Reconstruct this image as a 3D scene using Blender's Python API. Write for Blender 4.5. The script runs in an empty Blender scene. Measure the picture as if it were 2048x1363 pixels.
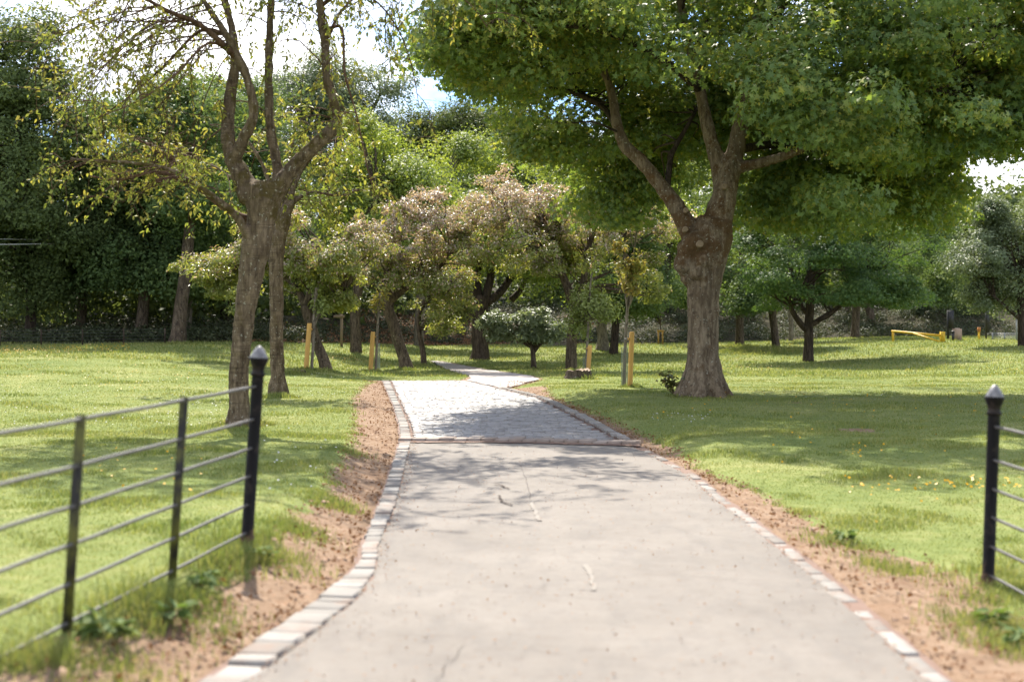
import bpy, math, random
import numpy as np
from math import radians, sin, cos, pi

SC = bpy.context.scene
COL = SC.collection
R = np.random.default_rng(7)

# ------------------------------------------------------------------ camera, sky, sun
F, CX, HY, EYE = 2844.4, 1024.0, 650.0, 1.6     # focal length in photo pixels, centre column, horizon row, eye height
cam_d = bpy.data.cameras.new('camera'); cam = bpy.data.objects.new('camera', cam_d); COL.objects.link(cam)
cam.location = (0, 0, EYE); cam.rotation_euler = (radians(90), 0, 0)
cam_d.lens = 50; cam_d.sensor_width = 36
cam_d.shift_y = -(681.5 - HY) / 2048
cam_d.clip_start = 0.1; cam_d.clip_end = 3000
cam_d.dof.use_dof = True; cam_d.dof.focus_distance = 33; cam_d.dof.aperture_fstop = 1.8
SC.camera = cam

SUN_EL, SUN_AZ = 50.0, -8.0      # degrees; azimuth measured from +Y (straight ahead), negative = to the left
w = bpy.data.worlds.new('World'); SC.world = w; w.use_nodes = True
nt = w.node_tree; bg = nt.nodes['Background']
sky = nt.nodes.new('ShaderNodeTexSky'); sky.sky_type = 'NISHITA'; sky.sun_disc = False
sky.sun_elevation = radians(SUN_EL); sky.sun_rotation = radians(SUN_AZ)
sky.air_density = 1.0; sky.dust_density = 0.4; sky.ozone_density = 2.0
tc = nt.nodes.new('ShaderNodeTexCoord')
mp = nt.nodes.new('ShaderNodeMapping'); mp.inputs['Scale'].default_value = (1.3, 1.3, 3.2)
mp.inputs['Location'].default_value = (0.35, 0.1, 0.0)
cl = nt.nodes.new('ShaderNodeTexNoise'); cl.inputs['Scale'].default_value = 2.2; cl.inputs['Detail'].default_value = 7
cl.inputs['Roughness'].default_value = 0.55
rp = nt.nodes.new('ShaderNodeValToRGB'); rp.color_ramp.elements[0].position = 0.43; rp.color_ramp.elements[1].position = 0.60
mxw = nt.nodes.new('ShaderNodeMix'); mxw.data_type = 'RGBA'
mxw.inputs['B'].default_value = (8.0, 8.0, 8.2, 1)
nt.links.new(tc.outputs['Generated'], mp.inputs['Vector']); nt.links.new(mp.outputs[0], cl.inputs['Vector'])
nt.links.new(cl.outputs['Fac'], rp.inputs['Fac']); nt.links.new(rp.outputs['Color'], mxw.inputs['Factor'])
tint = nt.nodes.new('ShaderNodeMix'); tint.data_type = 'RGBA'; tint.blend_type = 'MULTIPLY'; tint.inputs['Factor'].default_value = 1; tint.inputs['B'].default_value = (.50, .62, .80, 1)
nt.links.new(sky.outputs[0], tint.inputs['A']); nt.links.new(tint.outputs['Result'], mxw.inputs['A']); nt.links.new(mxw.outputs['Result'], bg.inputs['Color'])
bg.inputs['Strength'].default_value = 0.09

sun_d = bpy.data.lights.new('sun', 'SUN'); sun = bpy.data.objects.new('sun', sun_d); COL.objects.link(sun)
sun_d.energy = 3.3; sun_d.angle = radians(0.53); sun_d.color = (1.0, 0.93, 0.82)
sun.rotation_euler = (radians(90 - SUN_EL), 0, radians(180 - SUN_AZ) )
# lamp shines along its -Z: tilt so that the light comes from azimuth SUN_AZ
import mathutils
_dir = mathutils.Vector((sin(radians(SUN_AZ)) * cos(radians(SUN_EL)), cos(radians(SUN_AZ)) * cos(radians(SUN_EL)), sin(radians(SUN_EL))))
sun.rotation_euler = _dir.to_track_quat('Z', 'Y').to_euler()

SC.view_settings.view_transform = 'Standard'; SC.view_settings.look = 'None'
SC.view_settings.gamma = 1.0; SC.view_settings.use_curve_mapping = False
SC.view_settings.exposure = 1.85
cy = SC.cycles
cy.max_bounces = 6; cy.diffuse_bounces = 4; cy.glossy_bounces = 2; cy.transmission_bounces = 4; cy.transparent_max_bounces = 4
cy.caustics_reflective = False; cy.caustics_refractive = False
cy.use_denoising = True
cy.denoising_prefilter = 'ACCURATE'

# ------------------------------------------------------------------ helpers
def ss(a, b, x):
    t = np.clip((np.asarray(x, float) - a) / (b - a), 0, 1)
    return t * t * (3 - 2 * t)

def wob(x, y, s=1.0, k=0):
    x = np.asarray(x, float) * s; y = np.asarray(y, float) * s
    return (np.sin(1.7 * x + 1.3 * y + k) + np.sin(-1.1 * x + 2.3 * y + 2.1 + k) + 0.6 * np.sin(3.9 * x - 2.7 * y + .7 + k)
            + 0.5 * np.sin(5.3 * x + 4.9 * y + 1.9 * k)) / 3.1

def flat(px, py):                       # photo pixel -> point on the level path
    d = EYE * F / (py - HY)
    return ((px - CX) / F * d, d)

def edge(pts):                          # edge of the path: x as a function of distance y
    q = sorted([flat(*p)[::-1] for p in pts])
    ys = np.array([a for a, b in q]); xs = np.array([b for a, b in q])
    return lambda y: np.interp(y, ys, xs)

# the path: kerb outer edges, asphalt edges
k_l = edge([(395, 1368), (560, 1252), (652, 1186), (716, 1128), (724, 1090), (757, 1010), (786, 925), (800, 880), (798, 850), (786, 810), (764, 761)])
a_l = edge([(488, 1368), (632, 1262), (716, 1196), (752, 1140), (758, 1090), (792, 1010), (812, 925), (823, 880), (817, 850), (800, 810), (779, 761)])
a_r = edge([(1862, 1368), (1745, 1256), (1655, 1180), (1556, 1095), (1445, 1010), (1372, 948), (1272, 896), (1160, 836), (1080, 796), (1002, 776)])
k_r = edge([(1905, 1368), (1783, 1256), (1690, 1180), (1585, 1095), (1468, 1010), (1390, 948), (1296, 900), (1180, 836), (1094, 796), (1012, 776)])
f_l = edge([(1006, 777), (970, 768), (936, 761), (938, 757), (942, 752), (905, 742), (884, 735), (862, 728)])
f_r = edge([(1012, 777), (1032, 771), (1056, 764), (1076, 759), (1074, 755), (1056, 750), (1000, 742), (945, 735), (878, 728)])
Y_ASPH, Y_COB = flat(0, 881)[1], flat(0, 761)[1]
Y_JOIN, Y_END = flat(0, 776.5)[1], flat(0, 728)[1]

def wood_edge(x):                       # distance at which the lawn ends and the wood begins
    return np.interp(x, [-60, -20, -13, -10, -7, -1, 7, 15, 21, 28, 60], [54, 55, 57, 62, 69, 72, 73, 76, 78, 80, 82])

def H(x, y):
    x = np.asarray(x, float); y = np.asarray(y, float)
    L = k_l(y) - x; Rr = x - k_r(y)
    fade = 1 - ss(33, 41, y)
    h = 0.18 * ss(0.03, 0.75, L) * (1 - 0.55 * ss(10, 24, y)) * fade
    h = h + (-0.07 * ss(0.1, 0.8, Rr) * (1 - ss(10, 17, y)) + 0.10 * ss(0.1, 0.9, Rr) * ss(12, 20, y)) * fade
    h = h + 0.75 * ss(50, 80, y)
    h = h + 0.85 * ss(3, 13, -x) * ss(20, 58, y) * (1 - 0.4 * ss(50, 80, y))
    h = h + 0.45 * ss(10, 22, x) * ss(38, 62, y) * (1 - 0.5 * ss(55, 80, y))
    we = wood_edge(x)
    h = h + np.where(x > -8, 2.0, 0.9) * ss(we, we + 14, y)
    h = h + 7.0 * ss(104, 150, y)
    off = np.maximum(np.maximum(L, Rr), 0)
    h = h + 0.035 * wob(x, y, 0.45) * ss(0.2, 1.5, off) * np.where(y < 40, 1, 0.6)
    inside = np.minimum(x - k_l(y), k_r(y) - x)
    h = h - 0.05 * ss(-0.03, 0.06, inside) * (y < Y_COB + .3)
    return h

def at(px, py):                         # photo pixel -> point where its line of sight meets the ground
    lo = 3.0
    g = lambda d: EYE + d * (HY - py) / F - float(H((px - CX) / F * d, d))
    d = lo
    while g(d) > 0 and d < 140: d += 0.25
    a, b = d - 0.25, d
    for _ in range(30):
        m = (a + b) / 2
        if g(m) > 0: a = m
        else: b = m
    return (px - CX) / F * b, b, float(H((px - CX) / F * b, b))

def at_many(px, py):
    px = np.asarray(px, float); py = np.asarray(py, float); a = np.full(len(px), 3.0); done = np.zeros(len(px), bool)
    g = lambda d: EYE + d * (HY - py) / F - H((px - CX) / F * d, d)
    for _ in range(280):
        done |= g(a + .5) <= 0; a = np.where(done, a, a + .5)
    b = a + .5
    for _ in range(14):
        m = (a + b) / 2; up = g(m) > 0; a = np.where(up, m, a); b = np.where(up, b, m)
    x = (px - CX) / F * b
    return np.stack([x, b, H(x, b)], 1)

def gedge(pts):
    q = sorted([(lambda p: (p[1], p[0]))(at(*p)) for p in pts])
    ys = np.array([a for a, b in q]); xs = np.array([b for a, b in q])
    return lambda y: np.interp(y, ys, xs)
_gl = gedge([(-60, 1363), (150, 1290), (395, 1205), (520, 1120), (565, 1048), (648, 1000), (672, 940), (706, 890), (712, 830), (704, 795), (735, 768)])
_gr = gedge([(2120, 1363), (2050, 1250), (1965, 1165), (1830, 1112), (1705, 1085), (1600, 1030), (1500, 975), (1420, 950), (1345, 895), (1200, 832), (1100, 790)])
def g_l(y): return np.where(y < 40, _gl(y), np.where(y < Y_COB + .4, k_l(y) - .5, f_l(y) - 0.2 * (1 - ss(Y_COB, 46, y)) - .05))
def g_r(y): return np.where(y < Y_JOIN, np.maximum(_gr(y), k_r(y) + .12), f_r(y) + 0.15)
def dirt_d(x, y):                       # metres inside the bare strip (negative = grass)
    d = np.minimum(x - g_l(y), g_r(y) - x)
    d = np.where(y > Y_END, -2 * (y - Y_END), d)
    for cx_, cy_, rx_, ry_ in ((4.95, 20.3, .5, .7), (4.35, 20.6, .18, .3), (5.5, 27.5, .3, .5), (-3.1, 15.5, .15, .3)):   # worn spots in the lawn
        d = np.maximum(d, np.maximum(.16 - .3 * np.sqrt(((x - cx_) / rx_) ** 2 + ((y - cy_) / ry_) ** 2), -3))
    return d

def tag(o, label=None, cat=None, group=None, kind=None):
    if label: o['label'] = label
    if cat: o['category'] = cat
    if group: o['group'] = group
    if kind: o['kind'] = kind
    return o

def thing(name, label, cat, loc, group=None, rz=0):
    o = bpy.data.objects.new(name, None); COL.objects.link(o)
    o.location = loc; o.rotation_euler = (0, 0, rz); o.empty_display_size = 0.2
    return tag(o, label, cat, group)

def raw_mesh(name, V, loops, starts, totals, mat, parent=None, smooth=False):
    me = bpy.data.meshes.new(name)
    V = np.ascontiguousarray(V, dtype=np.float32)
    me.vertices.add(len(V)); me.vertices.foreach_set('co', V.ravel())
    me.loops.add(len(loops)); me.loops.foreach_set('vertex_index', np.ascontiguousarray(loops, dtype=np.int32))
    me.polygons.add(len(starts)); me.polygons.foreach_set('loop_start', np.ascontiguousarray(starts, dtype=np.int32))
    me.polygons.foreach_set('loop_total', np.ascontiguousarray(totals, dtype=np.int32))
    me.update(calc_edges=True); me.validate()
    if mat is not None: me.materials.append(mat)
    if smooth: me.polygons.foreach_set('use_smooth', np.ones(len(starts), dtype=bool))
    o = bpy.data.objects.new(name, me); COL.objects.link(o)
    if parent: o.parent = parent
    return o

class MB:                               # collects tubes, boxes and loose faces into ONE mesh
    def __init__(s): s.V = []; s.Fc = []; s.n = 0
    def add(s, V, faces):
        s.V.append(np.asarray(V, float)); s.Fc += [[i + s.n for i in f] for f in faces]; s.n += len(V)
    def tube(s, pts, rad, sides=8, cap=True, seed=None, lump=0.0):
        P = np.asarray(pts, float); n = len(P)
        rad = np.broadcast_to(np.asarray(rad, float), (n,))
        T = np.gradient(P, axis=0); T /= np.linalg.norm(T, axis=1)[:, None] + 1e-9
        u = np.cross(T[0], [0.31, 0.93, 0.21]); u /= np.linalg.norm(u) + 1e-9
        a = np.arange(sides) / sides * 2 * pi; V = []
        for i in range(n):
            u = u - T[i] * np.dot(u, T[i]); u /= np.linalg.norm(u) + 1e-9
            v = np.cross(T[i], u)
            rr = rad[i] * (1 + (lump * np.sin(3 * a + i * .9) if lump else 0))
            V.append(P[i] + np.outer(np.cos(a) * rr, u) + np.outer(np.sin(a) * rr, v))
        V = np.concatenate(V); fs = []
        for i in range(n - 1):
            b, c = i * sides, (i + 1) * sides
            for k in range(sides):
                k2 = (k + 1) % sides; fs.append([b + k, b + k2, c + k2, c + k])
        if cap: fs += [list(range(sides))[::-1], list(range((n - 1) * sides, n * sides))]
        s.add(V, fs)
    def box(s, c, size, rz=0, tilt=(0, 0), taper=1.0, axes=None):
        hx, hy, hz = [q / 2 for q in size]
        V = np.array([[x * hx * (taper if z > 0 else 1), y * hy * (taper if z > 0 else 1), z * hz] for z in (-1, 1) for x, y in ((-1, -1), (1, -1), (1, 1), (-1, 1))], float)
        V[:, 0] += V[:, 2] * tilt[0]; V[:, 1] += V[:, 2] * tilt[1]
        cz, sz = cos(rz), sin(rz)
        V = V @ np.array([[cz, sz, 0], [-sz, cz, 0], [0, 0, 1]]) + np.asarray(c, float)
        s.add(V, [[0, 3, 2, 1], [4, 5, 6, 7], [0, 1, 5, 4], [1, 2, 6, 5], [2, 3, 7, 6], [3, 0, 4, 7]])
    def lathe(s, prof, c=(0, 0, 0), sides=16):
        V = []; a = np.arange(sides) / sides * 2 * pi
        for r, z in prof: V.append(np.stack([np.cos(a) * r + c[0], np.sin(a) * r + c[1], np.full(sides, z + c[2])], 1))
        n = len(prof); fs = []
        for i in range(n - 1):
            for k in range(sides):
                k2 = (k + 1) % sides; fs.append([i * sides + k, i * sides + k2, (i + 1) * sides + k2, (i + 1) * sides + k])
        fs += [list(range(sides))[::-1], list(range((n - 1) * sides, n * sides))]
        s.add(np.concatenate(V), fs)
    def build(s, name, mat, parent=None, smooth=False):
        V = np.concatenate(s.V); tot = np.array([len(f) for f in s.Fc]); st = np.concatenate([[0], np.cumsum(tot)[:-1]])
        return raw_mesh(name, V, np.concatenate([np.array(f) for f in s.Fc]), st, tot, mat, parent, smooth)

def grid_mesh(name, X, Y, Z, mat, smooth=True):      # 2-D arrays -> one sheet
    m, n = X.shape
    V = np.stack([X, Y, Z], -1).reshape(-1, 3)
    i = np.arange(m * n).reshape(m, n)
    Q = np.stack([i[:-1, :-1], i[:-1, 1:], i[1:, 1:], i[1:, :-1]], -1).reshape(-1, 4)
    k = len(Q)
    return raw_mesh(name, V, Q.ravel(), np.arange(k) * 4, np.full(k, 4), mat, None, smooth)

def unit(v): return v / (np.linalg.norm(v, axis=-1, keepdims=True) + 1e-9)

MAPLE = (np.array([[0, 0, 0], [.10, -.16, .0], [-.04, -.50, -.06], [.26, -.27, -.02], [.52, -.66, -.10], [.52, -.18, .0], [1.08, 0, -.12],
                   [.52, .18, .0], [.52, .66, -.10], [.26, .27, -.02], [-.04, .50, -.06], [.10, .16, .0]]) - [.45, 0, 0],
         [[0, 1, 2, 3, 5], [3, 4, 5], [0, 5, 6, 7], [0, 7, 9, 10, 11], [7, 8, 9]])
OVATE = (np.array([[0, 0, 0], [.25, -.21, .05], [.65, -.19, .04], [1, 0, -.10], [.65, .19, .04], [.25, .21, .05]]), [[0, 1, 2, 3], [0, 3, 4, 5]])
SPRIG = (np.array([[-.5, 0, 0], [-.05, -.30, .06], [.5, 0, -.08], [.05, .30, .06]]), [[0, 1, 2], [0, 2, 3]])
STAR = (np.array([[-.1, 0, 0], [-.5, -.25, 0], [-.1, -.14, .03], [.15, -.5, -.05], [.14, -.1, .02], [.55, .05, -.06], [.1, .12, .03], [-.05, .5, -.05], [-.14, .1, 0]]),
        [[0, 1, 2], [0, 2, 3, 4], [0, 4, 5, 6], [0, 6, 7, 8]])

def leaves(name, P, N, S, tmpl, mat, parent=None, D=None, rng=R):
    P = np.asarray(P, float); n = len(P)
    tv, tf = tmpl
    N = unit(np.asarray(N, float))
    D = rng.normal(size=(n, 3)) if D is None else np.asarray(D, float) + rng.normal(size=(n, 3)) * .001
    T = unit(D - N * np.sum(D * N, 1, keepdims=True)); B = np.cross(N, T)
    S = np.broadcast_to(np.asarray(S, float), (n,))[:, None, None]
    V = P[:, None, :] + S * (tv[None, :, 0, None] * T[:, None] + tv[None, :, 1, None] * B[:, None] + tv[None, :, 2, None] * N[:, None])
    k = len(tv); lf = np.concatenate([np.array(f) for f in tf]); tt = np.array([len(f) for f in tf])
    loops = (lf[None] + (np.arange(n) * k)[:, None]).ravel()
    tot = np.tile(tt, n); st = np.concatenate([[0], np.cumsum(tot)[:-1]])
    return raw_mesh(name, V.reshape(-1, 3), loops, st, tot, mat, parent)

def spline(pts, m=5):                   # Catmull-Rom through points of any dimension
    P = np.asarray(pts, float)
    Q = np.vstack([2 * P[0] - P[1], P, 2 * P[-1] - P[-2]]); out = []
    for i in range(1, len(Q) - 2):
        for t in np.arange(m) / m:
            a, b, c, d = Q[i - 1], Q[i], Q[i + 1], Q[i + 2]
            out.append(.5 * ((2 * b) + (-a + c) * t + (2 * a - 5 * b + 4 * c - d) * t * t + (-a + 3 * b - 3 * c + d) * t ** 3))
    out.append(P[-1]); return np.array(out)

# ------------------------------------------------------------------ materials
class NT:
    def __init__(s, name):
        s.m = bpy.data.materials.new(name); s.m.use_nodes = True; s.t = s.m.node_tree
        s.b = s.t.nodes['Principled BSDF']; s.out = s.t.nodes['Material Output']
    def n(s, typ, **kw):
        o = s.t.nodes.new('ShaderNode' + typ)
        for k, v in kw.items():
            if hasattr(o, k): setattr(o, k, v)
        return o
    def l(s, a, b): s.t.links.new(a, b)
    def pos(s, scale=(1, 1, 1), obj=True):
        t = s.n('TexCoord'); m = s.n('Mapping'); m.inputs['Scale'].default_value = scale
        s.l(t.outputs['Object'], m.inputs['Vector']); return m.outputs[0]
    def noise(s, scale, detail=4, rough=.55, vec=None, dist=0):
        o = s.n('TexNoise'); o.inputs['Scale'].default_value = scale; o.inputs['Detail'].default_value = detail
        o.inputs['Roughness'].default_value = rough; o.inputs['Distortion'].default_value = dist
        if vec is not None: s.l(vec, o.inputs['Vector'])
        return o.outputs['Fac']
    def ramp(s, fac, stops, interp='LINEAR'):
        o = s.n('ValToRGB'); cr = o.color_ramp; cr.interpolation = interp
        while len(cr.elements) < len(stops): cr.elements.new(.5)
        for e, (p, c) in zip(cr.elements, stops):
            e.position = p; e.color = tuple(c) + (1,) if not np.isscalar(c) else (c, c, c, 1)
        s.l(fac, o.inputs['Fac']); return o.outputs['Color']
    def mix(s, fac, a, b, typ='MIX'):
        o = s.n('Mix'); o.data_type = 'RGBA'; o.blend_type = typ
        for v, key in ((fac, 'Factor'), (a, 'A'), (b, 'B')):
            if isinstance(v, (int, float)): o.inputs[key].default_value = v
            elif isinstance(v, tuple): o.inputs[key].default_value = v + (1,)
            else: s.l(v, o.inputs[key])
        return o.outputs['Result']
    def math(s, op, a, b=0.0, clamp=False):
        o = s.n('Math'); o.operation = op; o.use_clamp = clamp
        for v, i in ((a, 0), (b, 1)):
            if isinstance(v, (int, float)): o.inputs[i].default_value = v
            else: s.l(v, o.inputs[i])
        return o.outputs[0]
    def bump(s, h, strength=.5, dist=.02):
        o = s.n('Bump'); o.inputs['Strength'].default_value = strength; o.inputs['Distance'].default_value = dist
        s.l(h, o.inputs['Height']); s.l(o.outputs[0], s.b.inputs['Normal']); return o
    def base(s, c, rough=.7, spec=.3):
        if isinstance(c, tuple): s.b.inputs['Base Color'].default_value = c + (1,)
        else: s.l(c, s.b.inputs['Base Color'])
        s.b.inputs['Roughness'].default_value = rough; s.b.inputs['Specular IOR Level'].default_value = spec
        return s.m

def leafmat(name, cols, trans=.42, rough=.45, spec=.35, tcol=(1.25, 1.2, .55), nscale=.5):
    s = NT(name)
    g = s.n('NewGeometry')
    nz = s.noise(nscale, 3, .6, s.pos())
    f = s.math('ADD', s.math('MULTIPLY', g.outputs['Random Per Island'], .65), s.math('MULTIPLY', s.math('SUBTRACT', nz, .32, True), .95))
    c = s.ramp(f, [(i / (len(cols) - 1), q) for i, q in enumerate(cols)])
    s.base(c, rough, spec)
    tl = s.n('BsdfTranslucent'); s.l(s.mix(1.0, c, tcol, 'MULTIPLY'), tl.inputs['Color'])
    mx = s.n('MixShader'); mx.inputs[0].default_value = trans
    s.l(s.b.outputs[0], mx.inputs[1]); s.l(tl.outputs[0], mx.inputs[2]); s.l(mx.outputs[0], s.out.inputs['Surface'])
    return s.m

def barkmat(name, dark, light, moss=None, moss_amt=.0, lichen=0.0, scale=1.0, ring=False, moss_z=None):
    s = NT(name); p = s.pos((1, 1, .22)); p1 = s.pos()
    a = s.noise(16 * scale, 6, .65, p, .4); b = s.noise(2.3, 4, .6, p1)
    c = s.mix(s.ramp(a, [(.36, 0.0), (.62, 1.0)]), dark, light)
    fz = s.noise(7 * scale, 5, .7, s.pos((1, 1, .12)), .8); c = s.mix(s.ramp(fz, [(.50, 0.0), (.62, .5)]), c, tuple(q * .55 for q in dark)); sp_ = s.noise(5.5, 2, .5, p1); c = s.mix(s.ramp(sp_, [(.66, 0.0), (.70, .6)]), c, tuple(q * .4 for q in dark))
    c = s.mix(s.math('MULTIPLY', b, .55), c, tuple(q * .45 for q in dark))
    c = s.mix(s.ramp(s.noise(1.1, 5, .6, p1), [(.45, 0.0), (.66, .42)]), c, tuple(q * 1.15 for q in dark)); h = a
    if ring:
        r2 = s.noise(9, 3, .5, s.pos((.35, .35, 5)))
        c = s.mix(s.ramp(r2, [(.55, 0.0), (.68, 0.5)]), c, tuple(q * .4 for q in dark)); 
    if moss:
        mf = s.noise(3.2, 6, .7, p1)
        if moss_z:                      # moss gathers where the trunk forks
            sp = s.n('SeparateXYZ'); s.l(p1, sp.inputs[0]); mr = s.n('MapRange'); mr.inputs[1].default_value = 0; mr.inputs[2].default_value = 6
            s.l(sp.outputs[2], mr.inputs[0]); mf = s.math('ADD', mf, s.ramp(mr.outputs[0], [(moss_z[0] / 6, 0.0), (moss_z[1] / 6, moss_z[4]), (moss_z[2] / 6, moss_z[4] * .7), (moss_z[3] / 6, 0.0)]))
        mm = s.ramp(mf, [(.62 - moss_amt, 0.0), (.72 - moss_amt, 1.0)])
        mc = s.mix(s.noise(14, 3, .6, p1), moss, tuple(q * .35 for q in moss))
        c = s.mix(s.math('MULTIPLY', mm, .8), c, mc)
    if lichen:
        li = s.ramp(s.noise(21, 2, .5, p1), [(.70 - lichen, 0.0), (.74 - lichen, 1.0)])
        c = s.mix(s.math('MULTIPLY', li, .55), c, (.36, .35, .28))
    s.bump(s.math('SUBTRACT', h, fz), 1.0, .03)
    return s.base(c, .9, .12)

M = {}
M['bark_cherry'] = barkmat('bark_cherry', (.075, .053, .034), (.26, .197, .13), (.10, .075, .02), .04, .05, 1.0, True, moss_z=(2.6, 3.5, 4.0, 6.0, .14))
M['bark_syc'] = barkmat('bark_sycamore', (.10, .071, .046), (.30, .235, .16), (.12, .065, .026), .04, .05, .8, moss_z=(2.2, 3.2, 4.2, 6.0, .17))
M['bark_mid'] = barkmat('bark_mid', (.045, .033, .024), (.19, .145, .10), (.06, .06, .02), .04, .03)
M['bark_dark'] = barkmat('bark_dark', (.03, .022, .017), (.12, .09, .065), (.05, .05, .02), .03, .0)
M['bark_pale'] = barkmat('bark_pale', (.10, .085, .065), (.32, .27, .21), (.07, .07, .03), .02, .04)
M['twig'] = barkmat('twig', (.07, .04, .025), (.21, .13, .085))
M['cutwood'] = NT('cut_wood'); _s = M['cutwood']; M['cutwood'] = _s.base(_s.mix(_s.noise(30, 3, .6, _s.pos()), (.15, .105, .065), (.30, .225, .15)), .8, .2)

M['leaf_cherry'] = leafmat('leaf_cherry', [(.12, .165, .045), (.19, .225, .055), (.27, .265, .07), (.34, .26, .08)], .5, .5, .3, (1.2, 1.15, .6), 1.0)
M['leaf_syc'] = leafmat('leaf_sycamore', [(0.073, 0.131, 0.057), (0.112, 0.181, 0.065), (0.156, 0.225, 0.07), (0.3, 0.312, 0.088)], .46, .48, .35, (1.9, 1.65, .6))
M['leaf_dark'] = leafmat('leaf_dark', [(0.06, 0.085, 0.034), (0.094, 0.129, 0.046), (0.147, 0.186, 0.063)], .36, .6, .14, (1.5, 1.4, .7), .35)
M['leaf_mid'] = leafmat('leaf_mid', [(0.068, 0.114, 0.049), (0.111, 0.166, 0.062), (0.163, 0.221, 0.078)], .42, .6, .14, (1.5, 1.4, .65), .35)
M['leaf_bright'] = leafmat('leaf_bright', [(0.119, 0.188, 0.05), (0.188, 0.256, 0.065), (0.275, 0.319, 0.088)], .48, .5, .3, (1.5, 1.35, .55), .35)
M['leaf_grey'] = leafmat('leaf_grey', [(0.099, 0.132, 0.072), (0.154, 0.193, 0.105), (0.22, 0.253, 0.154)], .34, .5, .3, (1.3, 1.3, .7), .4)
M['leaf_plum'] = leafmat('leaf_plum', [(0.179, 0.163, 0.105), (0.284, 0.221, 0.163), (0.399, 0.304, 0.263), (0.493, 0.42, 0.389), (0.546, 0.504, 0.483)], .40, .36, .5, (1.3, 1.1, .6), .5)  # copper pinks, plus pale end tones standing for glints off glossy leaves
M['leaf_plum_green'] = leafmat('leaf_plum_green', [(0.115, 0.149, 0.052), (0.172, 0.213, 0.063), (0.241, 0.27, 0.081), (0.31, 0.299, 0.138)], .46, .38, .45, (1.5, 1.35, .55), .5)
M['leaf_sapling'] = leafmat('leaf_sapling', [(.16, .20, .05), (.23, .25, .065), (.30, .26, .07), (.33, .21, .07)], .45, .5, .3, (1.2, 1.05, .6), 1.5)
M['leaf_pale'] = leafmat('leaf_pale', [(0.17, 0.21, 0.07), (0.22, 0.265, 0.09), (0.28, 0.31, 0.12)], .45, .5, .3, (1.2, 1.2, .6), 1)
M['leaf_under'] = leafmat('leaf_undergrowth', [(0.031, 0.043, 0.022), (0.053, 0.067, 0.031), (0.096, 0.108, 0.054)], .25, .6, .2, (1.3, 1.2, .6), .6)
M['leaf_maple'] = leafmat('leaf_maple', [(.036, .078, .030), (.062, .115, .040), (.10, .165, .055), (.15, .20, .06)], .42, .55, .2, (1.6, 1.5, .6), .5)
M['leaf_viburnum'] = leafmat('leaf_viburnum', [(.14, .18, .10), (.20, .24, .14), (.27, .31, .20)], .36, .42, .45, (1.3, 1.3, .7), .8)  # brighter greens: sky highlight on the glossy leaves worked into their colour
M['leaf_weed'] = leafmat('leaf_weed', [(.09, .15, .05), (.13, .185, .06), (.17, .21, .09)], .35, .65, .12, (1.3, 1.3, .6), 3)
M['grass_blade'] = leafmat('grass_blade', [(.095, .148, .042), (.160, .204, .058), (.245, .262, .086), (.36, .33, .15)], .42, .6, .2, (1.2, 1.15, .65), .45)
M['litter'] = leafmat('litter', [(.11, .05, .022), (.20, .10, .045), (.30, .17, .085)], .15, .7, .2, (1.1, 1, .7), 2)

s = NT('ground')
p = s.pos(); ad = s.n('Attribute'); ad.attribute_name = 'dirt'; aw = s.n('Attribute'); aw.attribute_name = 'wood'
gn1 = s.noise(.35, 4, .6, p); gn2 = s.noise(5, 5, .65, p); gn3 = s.noise(60, 3, .7, p)
gc = s.ramp(s.math('ADD', s.math('MULTIPLY', gn1, .6), s.math('MULTIPLY', gn2, .4)), [(.30, (.10, .145, .044)), (.5, (.182, .212, .066)), (.66, (.31, .298, .125))])
gc = s.mix(s.math('MULTIPLY', gn3, .5), gc, (.09, .12, .025))
dn = s.noise(7, 6, .65, p); dn2 = s.noise(45, 4, .7, p); dn3 = s.noise(1.6, 4, .6, p)
dc = s.ramp(dn, [(.25, (.15, .095, .06)), (.5, (.245, .168, .11)), (.75, (.34, .25, .178))])
dc = s.mix(s.math('MULTIPLY', dn2, .35), dc, (.14, .085, .05))
dc = s.mix(s.ramp(dn3, [(.5, 0.0), (.72, .5)]), dc, (.17, .095, .055))
dm = s.math('ADD', ad.outputs['Fac'], s.math('MULTIPLY', s.math('SUBTRACT', s.noise(4.5, 5, .7, p), .5), .55))
dmask = s.ramp(s.math('ADD', s.math('MULTIPLY', dm, 4), .5), [(.35, 0.0), (.65, 1.0)])
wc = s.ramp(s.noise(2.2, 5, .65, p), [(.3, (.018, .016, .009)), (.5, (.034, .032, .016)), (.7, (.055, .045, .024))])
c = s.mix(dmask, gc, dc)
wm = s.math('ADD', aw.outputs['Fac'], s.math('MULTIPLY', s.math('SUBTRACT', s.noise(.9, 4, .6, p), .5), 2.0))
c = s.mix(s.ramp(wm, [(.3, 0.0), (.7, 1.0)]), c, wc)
s.bump(s.math('ADD', s.math('MULTIPLY', dn2, .5), dn), .6, .04)
M['ground'] = s.base(c, .95, .1)

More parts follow.
